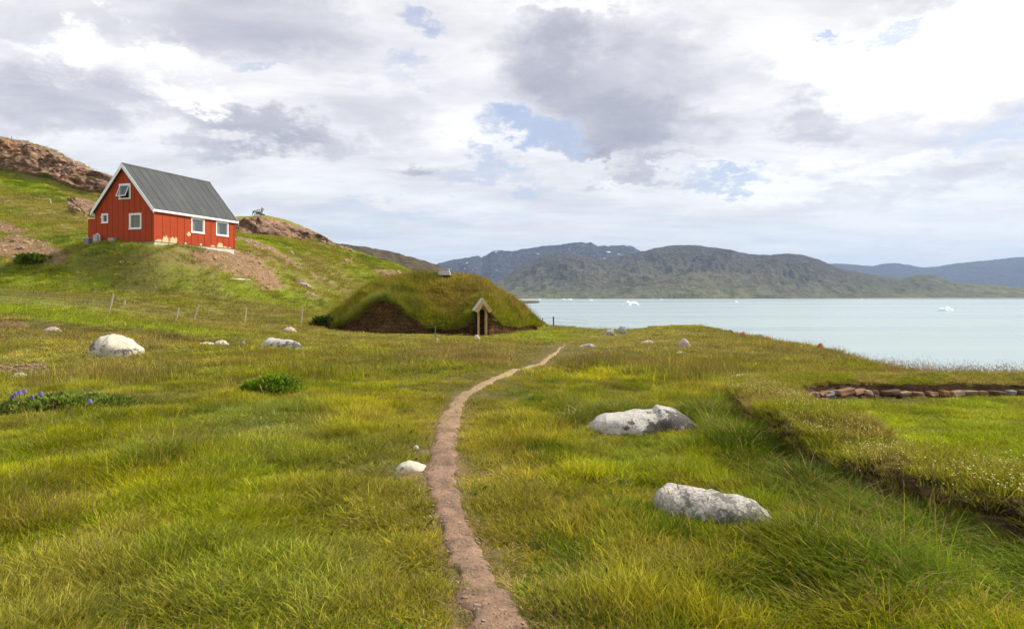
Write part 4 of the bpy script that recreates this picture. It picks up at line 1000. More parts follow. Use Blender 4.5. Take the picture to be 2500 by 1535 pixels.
berg(2283, 2329, 749, 758.5, I_b, 'pale blue rounded iceberg near the right edge', [(0, 0), (.1, .35), (.25, .8), (.45, 1), (.6, .9), (.75, .8), (.9, .4), (1, 0)], 8)
berg(1370, 1382, 728.6, 732.4, I_w, 'small white iceberg, left one of the close pair near the turf house', DOME, 5)
berg(1384, 1398, 729, 732.6, I_w, 'small white iceberg, right one of the close pair near the turf house', DOME, 6)
berg(1313, 1321, 729.6, 732.2, I_w, 'tiny white iceberg closest to the turf house roof', DOME, 7)
berg(1437, 1449, 731, 733.8, I_w, 'low white floe between the close pair and the largest iceberg', DOME, 9)
berg(1608, 1621, 728.6, 732, I_w, 'small peaked iceberg just right of the largest white one', [(0, 0), (.3, .5), (.5, 1), (.7, .5), (1, 0)], 10)
berg(1791, 1803, 734.5, 739, I_w, 'small white iceberg in the middle of the open water', DOME, 11)
berg(2101, 2108, 728.5, 731, I_w, 'tiny white ice speck by the far shore at right', DOME, 12)

# ------------------------------------------------------------------ people on the knoll
def skin_obj(name, joints, edges, mat, par, loc):
    me = bpy.data.meshes.new(name); me.from_pydata([j[0] for j in joints], edges, []); me.materials.append(mat)
    o = link(name, me); md = o.modifiers.new('skin', 'SKIN'); md.use_smooth_shade = True
    for i, j in enumerate(joints):
        r = j[1]; me.skin_vertices[0].data[i].radius = (r, r) if not isinstance(r, tuple) else r
    me.skin_vertices[0].data[0].use_root = True
    ss = o.modifiers.new('sub', 'SUBSURF'); ss.levels = 1; ss.render_levels = 1
    if par: o.parent = par
    else: o.location = loc
    return o
def person(loc, rz, J, label, c_top, c_leg, c_hair, raised=False):
    """J: joint positions, local x = right, y = away, z = up; pelvis first"""
    skin = plain('skin', (.45, .27, .2), .6)
    N = {k: i for i, k in enumerate(J)}
    rad = dict(pelvis=.13, chest=.15, neck=.055, head=.095, crown=.07, nose=.02, lh=.085, rh=.085, lk=.06, rk=.06, la=.042, ra=.042, lt=.04, rt=.04, ls=.06, rs=.06, le=.042, re=.042, lw=.03, rw=.03)
    E = [('pelvis', 'chest'), ('chest', 'neck'), ('neck', 'head'), ('head', 'crown'), ('head', 'nose'), ('chest', 'ls'), ('chest', 'rs'), ('ls', 'le'), ('rs', 're'), ('le', 'lw'), ('re', 'rw'), ('pelvis', 'lh'), ('pelvis', 'rh'), ('lh', 'lk'), ('rh', 'rk'), ('lk', 'la'), ('rk', 'ra'), ('la', 'lt'), ('ra', 'rt')]
    joints = [(J[k], rad[k]) for k in J]; edges = [(N[a], N[b]) for a, b in E]
    for s in 'lr':
        w = Vector(J[s+'w']); d = (w-Vector(J[s+'e'])).normalized(); q = d.cross(Vector((0, 0, 1))).normalized()
        pi_ = len(joints); joints.append((tuple(w+d*.06), .028)); edges.append((N[s+'w'], pi_))
        for f in range(4):
            k = len(joints); joints.append((tuple(w+d*(.12+.01*math.sin(f))+q*(f-1.5)*.02), .009)); joints.append((tuple(w+d*(.17-.008*abs(f-1.5))+q*(f-1.5)*.022-Vector((0, 0, .015))), .008)); edges += [(pi_, k), (k, k+1)]
        k = len(joints); joints.append((tuple(w+d*.07+q*.05), .010)); edges.append((pi_, k))
    o = skin_obj('person', joints, edges, skin, None, loc); o.rotation_euler = (0, 0, rz); tag(o, label, 'person', 'people resting on the hilltop')
    def sub(keys, es, grow, mat, nm):
        K = {k: i for i, k in enumerate(keys)}; skin_obj(nm, [(J[k], rad[k]+grow) for k in keys], [(K[a], K[b]) for a, b in es], mat, o, None)
    sub(['pelvis', 'lh', 'rh', 'lk', 'rk', 'la', 'ra'], [('pelvis', 'lh'), ('pelvis', 'rh'), ('lh', 'lk'), ('rh', 'rk'), ('lk', 'la'), ('rk', 'ra')], .02, plain('trousers', c_leg, .8), 'trousers')
    sub(['pelvis', 'chest', 'neck', 'ls', 'rs', 'le', 're', 'lw', 'rw'], [('pelvis', 'chest'), ('chest', 'neck'), ('chest', 'ls'), ('chest', 'rs'), ('ls', 'le'), ('rs', 're'), ('le', 'lw'), ('re', 'rw')], .022, plain('jacket', c_top, .8), 'jacket')
    h = Vector(J['head']); c = Vector(J['crown']); bk = (h-Vector(J['nose'])).normalized()
    me = bpy.data.meshes.new('hair'); bb = bmesh.new(); bmesh.ops.create_icosphere(bb, subdivisions=2, radius=.118); bmesh.ops.translate(bb, verts=bb.verts, vec=h.lerp(c, .5)+bk*.025); bb.to_mesh(me); bb.free(); me.materials.append(plain('hair_tone', c_hair, .8)); link('hair', me, o)
    return o
def G_(u): 
    y = 149.0; x = (u-CX)/F*y; return Vector((x, y, gz(x, y)))
bend = dict(pelvis=(0, 0, .92), chest=(.34, 0, 1.12), neck=(.50, 0, 1.10), head=(.62, 0, 1.04), crown=(.72, 0, 1.0), nose=(.66, 0, .93), ls=(.38, .17, 1.08), rs=(.38, -.17, 1.08), le=(.50, .18, .82), re=(.50, -.18, .82), lw=(.70, .14, .66), rw=(.70, -.12, .66), lh=(-.02, .10, .86), rh=(-.02, -.10, .86), lk=(.16, .12, .46), rk=(-.12, -.12, .46), la=(.18, .12, .08), ra=(-.2, -.12, .08), lt=(.32, .12, .04), rt=(-.06, -.12, .04))
sit = dict(pelvis=(0, 0, .50), chest=(0, -.02, .92), neck=(0, 0, 1.08), head=(0, .02, 1.2), crown=(0, 0, 1.3), nose=(0, .13, 1.19), ls=(-.19, 0, .98), rs=(.19, 0, .98), le=(-.27, .08, .72), re=(.27, .08, .72), lw=(-.2, .3, .60), rw=(.2, .3, .60), lh=(-.1, .04, .48), rh=(.1, .04, .48), lk=(-.12, .44, .5), rk=(.12, .44, .5), la=(-.12, .46, .10), ra=(.12, .46, .10), lt=(-.12, .6, .05), rt=(.12, .6, .05))
st_ = dict(pelvis=(0, 0, .88), chest=(-.02, 0, 1.30), neck=(0, 0, 1.46), head=(.02, 0, 1.58), crown=(.02, 0, 1.68), nose=(.13, 0, 1.56), ls=(.0, .2, 1.38), rs=(.0, -.2, 1.38), le=(.2, .24, 1.2), re=(.22, -.22, 1.24), lw=(.44, .2, 1.28), rw=(.46, -.15, 1.34), lh=(0, .1, .84), rh=(0, -.1, .84), lk=(.05, .12, .46), rk=(-.03, -.12, .46), la=(.06, .12, .08), ra=(-.06, -.12, .08), lt=(.2, .12, .04), rt=(.1, -.12, .04))
person(G_(618.5), 0, bend, 'person in a brown jacket and blue jeans bending forward, leftmost on the hilltop', (.28, .17, .11), (.06, .08, .16), (.04, .03, .02))
person(G_(628.3), 0, sit, 'person in a white shirt sitting on the hilltop bench, beside the bending one', (.75, .75, .75), (.05, .05, .04), (.03, .02, .02))
person(G_(633.3), 0, sit, 'person in a white top sitting on the hilltop bench, nearest the standing one', (.8, .8, .8), (.05, .05, .05), (.02, .015, .01))
person(G_(639.3), 0, st_, 'person in a black top and grey blue trousers standing rightmost on the hilltop', (.02, .02, .025), (.16, .18, .28), (.02, .015, .01))
bg = G_(630.5); bench = empty('bench', bg); tag(bench, 'low dark green bench on the hilltop under the two seated people', 'bench')
M_bg = plain('bench_green', (.06, .085, .04), .7)
m = MB(); m.box((0, 0, .40), (1.15, .4, .06)); m.build('seat', M_bg, bench); m = MB(); m.box((0, -.24, .62), (1.15, .05, .22)); m.build('backrest', M_bg, bench)
for s in (-1, 1):
    m = MB(); m.box((s*.5, 0, .18), (.08, .38, .38)); m.build('leg', M_bg, bench)
g = G_(641); m = MB(); m.box((g.x, g.y, g.z+.08), (.95, .5, .28), None, .85); single(m, 'rucksack', plain('black_bag', (.02, .02, .02), .8), 'flat black bag on the ground at the feet of the standing person', 'bag', bevel=.05)

# ------------------------------------------------------------------ grass and plants
def blade_mat(name, seedcol=(.26, .16, .09)):
    m = bpy.data.materials.new(name); m.use_nodes = True; t = NT(m.node_tree); b = t.n['Principled BSDF']; out = t.n['Material Output']
    tint = t.attr('tint', 'Color', 'INSTANCER'); br = t.attr('br'); h = t.attr('hh'); sd_ = t.attr('seed')
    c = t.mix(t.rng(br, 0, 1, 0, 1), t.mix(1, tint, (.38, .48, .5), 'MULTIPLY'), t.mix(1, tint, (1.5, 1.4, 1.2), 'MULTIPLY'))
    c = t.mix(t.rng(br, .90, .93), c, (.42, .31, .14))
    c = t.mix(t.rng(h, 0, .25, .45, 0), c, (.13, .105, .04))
    c = t.mix(t.rng(sd_, .4, .6), c, seedcol); c = t.mix(t.rng(sd_, 1.4, 1.6), c, (.80, .76, .42)); c = t.mix(t.rng(sd_, 2.4, 2.6), c, (.16, .10, .42))
    t.put(b.inputs['Base Color'], c); b.inputs['Roughness'].default_value = .8; b.inputs['Specular IOR Level'].default_value = .05
    tr = t.new('ShaderNodeBsdfTranslucent'); t.put(tr.inputs[0], t.mix(1, c, (1.15, 1.2, .6), 'MULTIPLY'))
    mx = t.new('ShaderNodeMixShader'); mx.inputs[0].default_value = .35
    t.l.new(b.outputs[0], mx.inputs[1]); t.l.new(tr.outputs[0], mx.inputs[2]); t.l.new(mx.outputs[0], out.inputs[0]); return m
M_blade = blade_mat('grass_blade')
def tuft(n, R, L0, L1, w, lean, droop, seed, heads=0, headtype=1, flat=0, leaf=False, wind=.12):
    r = np.random.default_rng(seed)
    a = r.uniform(0, 2*np.pi, n); rr = R*np.sqrt(r.uniform(0, 1, n)); bx, by = rr*np.cos(a), rr*np.sin(a)
    L = r.uniform(L0, L1, n)*(1-.35*(rr/R)**2); az = np.where(r.random(n) < .6, a+r.normal(0, .5, n), r.uniform(0, 2*np.pi, n))
    ln = np.abs(r.normal(lean, lean*.5, n)); hx, hy = np.cos(az), np.sin(az)
    ts_ = np.array([0, .38, .72, 1.0]); wd = np.array([1, .95, .65, .0])*w*.5
    if leaf: wd = np.array([.2, 1.0, .8, 0])*w*.5
    wa = r.uniform(0, 2*np.pi, n); wx, wy = np.cos(wa), np.sin(wa); V_ = []; hh = []; wr = r.uniform(.55, 1.7, n)[:, None]
    cen = []
    for t_ in ts_:
        out = (np.sin(ln)*t_+droop*t_*t_*r.uniform(.6, 1.4, n))*L; up = np.maximum(np.cos(ln)*t_-droop*.55*t_*t_*t_, .02*t_)*L*(1-flat)+.006
        cen.append(np.stack([bx+hx*out-wind*L*t_*t_, by+hy*out, up-.02*(1-t_)], 1))
    for i, t_ in enumerate(ts_):
        wv_ = np.stack([wx, wy, 0*wx], 1)*wd[i]*wr
        if i < 3: V_ += [cen[i]-wv_, cen[i]+wv_]; hh += [np.full(n, t_)]*2
        else: V_ += [cen[i]]; hh += [np.full(n, t_)]
    Vb = np.stack(V_, 1); H_ = np.stack(hh, 1); k = Vb.shape[1]; base = (np.arange(n)*k)[:, None]
    Q = np.concatenate([base+np.array([0, 1, 3, 2]), base+np.array([2, 3, 5, 4])]); T3 = base+np.array([4, 5, 6])
    br = np.repeat(r.uniform(0, 1, n)[:, None], k, 1); se = np.zeros_like(br)
    Vs, Hs, Bs, Ss = [Vb.reshape(-1, 3)], [H_.ravel()], [br.ravel()], [se.ravel()]; Fq, Ft = [Q], [T3]; off = n*k
    if heads:
        idx = r.choice(n, min(n, heads), False); tip = cen[3][idx]; d = cen[3][idx]-cen[2][idx]; d /= np.linalg.norm(d, axis=1)[:, None]
        hl, hw = (.05, .007) if headtype == 1 else ((.0045, .0045) if headtype == 2 else (.09, .022))
        for rep in range(2 if headtype != 2 else 1):
            sx = np.stack([np.full(len(idx), 1-rep), np.full(len(idx), rep), 0*idx], 1)*hw/2
            qd = np.stack([tip-d*.004, tip+d*hl*.45-sx, tip+d*hl, tip+d*hl*.45+sx], 1)
            if headtype == 2: qd = np.stack([tip+np.array([-hw, -hw, 0]), tip+np.array([hw, -hw, .002]), tip+np.array([hw, hw, .004]), tip+np.array([-hw, hw, .002])], 1)
            Vs.append(qd.reshape(-1, 3)); m_ = len(idx)*4; Hs.append(np.ones(m_)); Bs.append(np.full(m_, .5)); Ss.append(np.full(m_, float(headtype)))
            Fq.append((np.arange(len(idx))*4)[:, None]+np.array([0, 1, 2, 3])+off); off += m_
    me = np_mesh('tuft', np.concatenate(Vs), [np.concatenate(Fq), np.concatenate(Ft)], M_blade, False, dict(hh=np.concatenate(Hs), br=np.concatenate(Bs), seed=np.concatenate(Ss)))
    return me
PROTO = bpy.data.collections.new('tuft_library'); NP = []
def addp(me):
    o = bpy.data.objects.new('tuft_%02d' % len(NP), me); PROTO.objects.link(o); NP.append(o); return len(NP)-1
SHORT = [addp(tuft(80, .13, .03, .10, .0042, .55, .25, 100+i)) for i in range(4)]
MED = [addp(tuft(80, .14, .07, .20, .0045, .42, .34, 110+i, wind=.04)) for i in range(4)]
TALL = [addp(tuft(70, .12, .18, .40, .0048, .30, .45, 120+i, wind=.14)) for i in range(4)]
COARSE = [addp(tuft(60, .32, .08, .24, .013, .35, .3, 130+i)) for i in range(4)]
SEED = [addp(tuft(13, .18, .26, .46, .0026, .12, .10, 140+i, heads=12)) for i in range(3)]
STRAW = [addp(tuft(34, .12, .07, .20, .004, 1.1, .2, 150+i, flat=.75)) for i in range(3)]
FLOW = [addp(tuft(46, .15, .06, .17, .004, .25, .2, 160+i, heads=13, headtype=2)) for i in range(2)]
FSEED = [addp(tuft(26, .40, .22, .42, .007, .12, .12, 170+i, heads=22)) for i in range(3)]
HERB = [addp(tuft(14, .07, .05, .10, .02, .8, .3, 185+i, leaf=True)) for i in range(2)]
DOCK = [addp(tuft(3, .05, .22, .34, .006, .1, .05, 187+i, heads=3, headtype=1)) for i in range(2)]
LEAF = [addp(tuft(60, .12, .05, .13, .022, .6, .3, 180+i, leaf=True)) for i in range(3)]
LUP = [addp(tuft(3, .06, .30, .40, .006, .08, .02, 190+i, heads=3, headtype=3)) for i in range(2)]
def scatter_obj(name, P_, R_, S_, I_, T_, parent=None, lib=None):
    n = len(P_); me = bpy.data.meshes.new(name); me.vertices.add(n); me.vertices.foreach_set('co', np.asarray(P_, np.float32).ravel())
    for nm, ty, arr, fld in (('rot', 'FLOAT_VECTOR', R_, 'vector'), ('scl', 'FLOAT_VECTOR', S_, 'vector'), ('vi', 'INT', I_, 'value'), ('tint', 'FLOAT_COLOR', T_, 'color')):
        at = me.attributes.new(nm, ty, 'POINT'); at.data.foreach_set(fld, np.asarray(arr, np.int32 if ty == 'INT' else np.float32).ravel())
    me.update(); me.materials.append(M_blade); o = link(name, me, parent)
    ng = bpy.data.node_groups.new(name, 'GeometryNodeTree'); ng.interface.new_socket('Geometry', in_out='INPUT', socket_type='NodeSocketGeometry'); ng.interface.new_socket('Geometry', in_out='OUTPUT', socket_type='NodeSocketGeometry')
    N, L = ng.nodes, ng.links; gi = N.new('NodeGroupInput'); go = N.new('NodeGroupOutput'); iop = N.new('GeometryNodeInstanceOnPoints'); ci = N.new('GeometryNodeCollectionInfo')
    ci.inputs[0].default_value = lib or PROTO; ci.inputs[1].default_value = True; ci.inputs[2].default_value = True
    def na(nm, ty):
        q = N.new('GeometryNodeInputNamedAttribute'); q.data_type = ty; q.inputs[0].default_value = nm; return q.outputs[0]
    er = N.new('FunctionNodeEulerToRotation'); L.new(na('rot', 'FLOAT_VECTOR'), er.inputs[0])
    L.new(gi.outputs[0], iop.inputs['Points']); L.new(ci.outputs[0], iop.inputs['Instance']); iop.inputs['Pick Instance'].default_value = True
    L.new(na('vi', 'INT'), iop.inputs['Instance Index']); L.new(er.outputs[0], iop.inputs['Rotation']); L.new(na('scl', 'FLOAT_VECTOR'), iop.inputs['Scale']); L.new(iop.outputs[0], go.inputs[0])
    md = o.modifiers.new('scatter', 'NODES'); md.node_group = ng; return o
C_Y = np.array((.45, .405, .016)); C_G = np.array((.275, .30, .010)); C_D = np.array((.085, .145, .006)); C_B = np.array((.22, .27, .07)); C_S = np.array((.50, .38, .15)); C_R = np.array((.38, .27, .12)); C_O = np.array((.30, .25, .04))
rk_arr = ROCKS
def inrock(x, y, pad=0.0):
    m = np.zeros(x.shape, bool)
    for (cx, cy, a, b_, r) in rk_arr:
        dx, dy = x-cx, y-cy; c, s = math.cos(r), math.sin(r); p = (dx*c+dy*s)/(a+pad); q = (-dx*s+dy*c)/(b_+pad); m |= (p*p+q*q) < 1
    return m
def wall_dist(x, y):
    d = np.full(x.shape, 99.); sgn = np.zeros(x.shape)
    for k in range(0, len(wc), 4):
        dx, dy = x-wc[k, 0], y-wc[k, 1]; dd = np.hypot(dx, dy); m = dd < d; d = np.where(m, dd, d); sgn = np.where(m, dx*nw[k, 0]+dy*nw[k, 1], sgn)
    return d, sgn
def mixc(a, b, t): t = np.clip(t, 0, 1)[:, None]; return a*(1-t)+b*t
def sample(n, y0, y1, s0, s1, pw=1.0):
    r = RNG.uniform(0, 1, n); y = (y0**(pw+1)+(y1**(pw+1)-y0**(pw+1))*r)**(1/(pw+1)); s = RNG.uniform(s0, s1, n); return s*y, y
def eb(u, v, u0, v0, ru, rv, ang=0):
    a = math.radians(ang); du = u-u0; dv = v-v0; p = (du*math.cos(a)+dv*math.sin(a))/ru; q = (-du*math.sin(a)+dv*math.cos(a))/rv
    return np.clip(1.4-np.sqrt(p*p+q*q), 0, 1)
def place(x, y, rock_lim=.45):
    Zs = np.zeros(len(x)); so_ = np.zeros(len(x)); ro = np.zeros(len(x)); dr = np.zeros(len(x)); lu = np.zeros(len(x)); ok = np.ones(len(x), bool)
    for i in range(len(x)):
        h = BV.ray_cast(Vector((x[i], y[i], 90)), DOWN)
        if h[0] is None or h[0].z < WATER_Z+1: ok[i] = False; continue
        Zs[i] = h[0].z; vi = GQ[h[2]][0]; so_[i] = maskU['soil'][vi]; ro[i] = maskU['rock'][vi]; dr[i] = maskU['dry'][vi]; lu[i] = maskU['lush'][vi]
    return Zs, so_, ro, dr, lu, ok
def emit(name, label, x, y, z, kind_idx, sc, tint, lean=None, parent=None, cat='grass'):
    n = len(x); R_ = np.stack([RNG.normal(0, .08, n), RNG.normal(0, .08, n), RNG.uniform(0, 6.283, n)], 1)
    # wind leans every tuft the same way: turn only a little for tall tufts
    R_[:, 2] = np.where(RNG.random(n) < .3, RNG.normal(0, .6, n), R_[:, 2])
    if lean is not None: R_[:, :2] += lean
    T_ = np.concatenate([np.clip(tint, 0, 1), np.ones((n, 1))], 1)
    o = scatter_obj(name, np.stack([x, y, z], 1), R_, sc, kind_idx, T_, parent); tag(o, label if not parent else None, cat if not parent else None, kind='stuff'); return o
def pick(lst, n): return np.array(lst)[RNG.integers(0, len(lst), n)]
# --- foreground and middle meadow
def meadow():
    xs, ys = [], []
    for (n, y0, y1, s, s2) in ((18500, 1.6, 6, 1.0, 1.33), (21500, 6, 11, .95, 1.33), (21500, 11, 20, .9, 1.2), (16500, 20, 34, .88, .95), (12000, 34, 58, .85, .85)):
        a, b_ = sample(n, y0, y1, -s, s2); xs.append(a); ys.append(b_)
    x = np.concatenate(xs); y = np.concatenate(ys)
    z, so_, ro, dr, lu, ok = place(x, y)
    u = CX+F*x/y; v = VH+F*(CZ-z)/y
    pd, pw = path_dist(x, y); wd_, ws = wall_dist(x, y)
    edge = pd/np.maximum(pw, .05)
    nlow = fbm(x*.55, y*.55, 201, 4); nmid = fbm(x*1.5, y*1.5, 202, 4); nbig = fbm(x*.16, y*.16, 203, 3); tus = fbm(x*1.4, y*1.4, 3, 4)
    inner = (wd_ < 99) & (ws > .35) & (y < 12.7) & (x > 3.2)
    ok &= ~(edge < .60+.9*(nmid-.5)+.25*RNG.random(len(x))) | (RNG.random(len(x)) < .08+.30*sst(.3, .8, edge))
    ok &= ~inrock(x, y, -.04) & (wd_ > HWd.mean()-.02+.25*(y > 11.2)) & (RNG.random(len(x)) > so_*.93) & (ro < .4)
    # the turf house and its interior
    k = (u > 775) & (u < 1312) & (y > np.interp(u, TU, FYk)-.05); ok &= ~k
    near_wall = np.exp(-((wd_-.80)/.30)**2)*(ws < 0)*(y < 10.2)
    tallness = np.clip((nlow-.52)*3.4, 0, .8)*(x > .6)*(y > 3.0)*(y < 10)*sst(.5, 1.6, pd) + near_wall*1.3 + np.clip((nlow-.56)*3, 0, .6)*(x < -1.2)*(y < 9)*sst(.7, 1.8, pd)
    tallness = np.where(inner, 0, tallness)
    p = RNG.random(len(x)); n = len(x); idx = pick(MED, n); kind = np.ones(n)
    short = (sst(1.8, .4, pd) > p) | (inner & (p < .55)) | ((y > 14) & (p < .15))
    idx = np.where(short, pick(SHORT, n), idx); kind = np.where(short, 0, kind)
    tl_ = (~short) & (tallness > p*.8+.15); idx = np.where(tl_, pick(TALL, n), idx); kind = np.where(tl_, 2, kind)
    cz_ = (y > 14) & (~short); idx = np.where(cz_ & (RNG.random(n) < sst(12, 20, y)), pick(COARSE, n), idx)
    strawy = (RNG.random(n) < .11+.5*np.exp(-((edge-1.15)/.35)**2)+.25*so_+.10*(nmid > .6)); idx = np.where(strawy, pick(STRAW, n), idx)
    sdz = (np.clip(nbig-.42, 0, 1)*2.2*(y > 12)+.03*(y <= 12)*(pd > 1.5)+.30*eb(u, v, 1700, 860, 650, 40)+.2*eb(u, v, 700, 880, 600, 60)); sd_ = (RNG.random(n) < sdz*.55) & ~short & ~strawy
    idx = np.where(sd_, np.where(y > 13, pick(FSEED, n), pick(SEED, n)), idx)
    hb = (RNG.random(n) < .045) & (y < 11); idx = np.where(hb, pick(HERB, n), idx); dk_ = (RNG.random(n) < .006) & (y < 13) & (pd > 1); idx = np.where(dk_, pick(DOCK, n), idx)
    idx = np.where((edge < .8), pick(STRAW, n), idx)
    flower = (eb(u, v, 1900, 955, 110, 26, 5) > RNG.random(n)*1.2) | ((ws > .3) & (wd_ < .9) & (y < 9) & (x > 3) & (RNG.random(n) < .3)) | (RNG.random(n) < .06*eb(u, v, 640, 1030, 140, 30)); idx = np.where(flower, pick(FLOW, n), idx)
    t = mixc(C_G, C_Y, (nlow-.38)*3+RNG.normal(0, .15, n)); t = np.where((kind == 2)[:, None], mixc(C_D, C_G, (nmid-.4)*2.5+.25), t)
    t = mixc(t, np.array((.34, .24, .07)), np.clip((fbm(x*1.1, y*1.1, 261, 4)-.55)*6, 0, .45)); t = mixc(t, C_D, np.clip((fbm(x*.9, y*.9, 262, 4)-.55)*6, 0, .4))
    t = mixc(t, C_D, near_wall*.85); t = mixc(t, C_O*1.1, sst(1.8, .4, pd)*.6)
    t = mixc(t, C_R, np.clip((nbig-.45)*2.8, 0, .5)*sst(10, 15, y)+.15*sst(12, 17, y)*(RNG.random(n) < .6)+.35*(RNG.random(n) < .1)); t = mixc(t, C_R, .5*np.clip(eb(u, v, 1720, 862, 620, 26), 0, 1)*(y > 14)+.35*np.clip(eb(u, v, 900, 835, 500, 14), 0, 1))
    bank = np.clip(np.maximum(eb(u, v, 130, 772, 260, 16, 9), eb(u, v, 420, 806, 220, 14, 8)), 0, 1)*(y > 22); t = mixc(t, C_G*np.array((1.05, 1.25, 1)), bank*.9); under = np.clip(np.maximum(eb(u, v, 60, 797, 130, 6, 3), eb(u, v, 360, 820, 260, 5, 7)), 0, 1)*(y > 20); t = mixc(t, np.array((.12, .09, .03)), under*.9)  # dark strip below the bank: its shadow painted into the grass tint
    t = mixc(t, C_S, .55*np.clip(dr-.3, 0, 1)*(y > 9)); t = mixc(t, C_G*1.15, np.where(inner, .55, 0)); t = mixc(t, C_B, .6*eb(u, v, 650, 1040, 190, 60)+.25*(fbm(x*.7, y*.7, 207, 3) > .62))
    t = mixc(t, C_D*1.5, .8*np.clip((fbm(x*2.4, y*2.4, 209, 3)-.58)*8, 0, 1)*(x > 0)); t = mixc(t, C_Y*np.array((.75, .95, 1)), .8*np.clip(lu-.2, 0, 1))
    t = np.where(hb[:, None], C_D*1.3, t)
    t = np.where(strawy[:, None], C_S*RNG.uniform(.7, 1.1, (n, 1)), t); t = t*RNG.uniform(.7, 1.25, (n, 1))*(.72+.56*np.clip(nmid*2-.5, 0, 1))[:, None]
    s = RNG.uniform(.75, 1.2, n)*np.where(y < 14, 1, 1+(y-14)/60.); hs = s*(.42+.75*nlow)*np.where(short & ~inner, .85, 1)
    hs = hs*(1-.42*sst(12, 18, y))*(.62+.75*np.clip(tus*2-.5, 0, 1))*np.where(inner, .6, 1)*(1-.4*eb(u, v, 1500, 830, 260, 30)*(y > 20))*np.where((u > 780) & (u < 1205) & (y > 34), .6, 1); hs = np.where(kind == 2, hs*(.72+.35*np.clip(near_wall, 0, 1))*(.72+.28*sst(4.5, 7, y)), hs)
    sq_ = np.where(edge < .8, .5, 1.0); hs = hs*sq_; s = s*sq_
    # low around stones so that they stay clear
    nr = inrock(x, y, .12) | inrock(x, y+np.clip(y*.03, .16, .6), .12); hs = np.where(nr, hs*.42, hs); idx = np.where(nr & np.isin(idx, TALL+SEED+FSEED), pick(MED, n), idx)
    sc = np.stack([s, s, hs], 1); m = ok
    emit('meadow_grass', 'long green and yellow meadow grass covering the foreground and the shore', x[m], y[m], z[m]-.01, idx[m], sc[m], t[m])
meadow()
# --- hillside turf
def hillside():
    n = 30000; x, y = sample(n, 44, 132, -.86, .02, .6); z, so_, ro, dr, lu, ok = place(x, y)
    u = CX+F*x/y; v = VH+F*(CZ-z)/y
    ok &= (RNG.random(n) > so_*.97) & (ro < .35)
    loc = np.stack([x-HB.x, y-HB.y], 1); a = loc @ np.array([ex.x, ex.y]); b_ = loc @ np.array([ey.x, ey.y]); ok &= ~((a > -.35) & (a < HL+.3) & (b_ > -.35) & (b_ < HW+1.6))
    ok &= ~((u > 775) & (u < 1312) & (y > np.interp(u, TU, FYk)-.05) & (y < 54.5))
    nb = fbm(x*.1, y*.1, 211, 4); nm = fbm(x*.4, y*.4, 212, 4)
    front = eb(u, v, 330, 606, 150, 24, 3)+eb(u, v, 520, 622, 60, 12, 20)
    t = mixc(C_G*.9, C_Y*.85, (nb-.4)*3); t = mixc(t, C_O, .28+0*x); t = mixc(t, C_G*np.array((.85, 1.05, .8)), np.clip(lu*1.1, 0, .85)); t = mixc(t, C_S*.75, np.clip(dr*.75, 0, .6)); t = mixc(t, C_D*1.05, np.clip((nm-.5)*5, 0, .85)*(.5+.5*np.clip(lu*1.3, 0, 1))); t = mixc(t, C_Y*np.array((.9, 1.05, 1)), np.clip((.46-nm)*6, 0, .7)*np.clip(lu*1.3, 0, 1)); t = mixc(t, C_R*.8, np.clip((fbm(x*.22, y*.22, 214, 4)-.54)*5, 0, .6)*(1-np.clip(lu*1.2, 0, 1))); t = mixc(t, C_B*1.05, np.clip(front*.8, 0, .85))
    t = t*RNG.uniform(.85, 1.3, (n, 1)); s = RNG.uniform(1.0, 1.7, n)*(1+(y-44)/110.); hs = s*(.35+.7*nm)*(1+.9*np.clip(front, 0, 1))*np.where(y > 60, .8, 1)
    hs *= np.where((a > -1.2) & (a < HL+1) & (b_ > -1.2) & (b_ < HW+1), .6, 1)
    idx = pick(COARSE, n); idx = np.where(RNG.random(n) < .12*(1-lu), pick(FSEED, n), idx); m = ok
    emit('hillside_grass', 'green and straw coloured turf on the hillside around the red house', x[m], y[m], z[m]-.03, idx[m], np.stack([s, s, hs], 1)[m], t[m])
hillside()
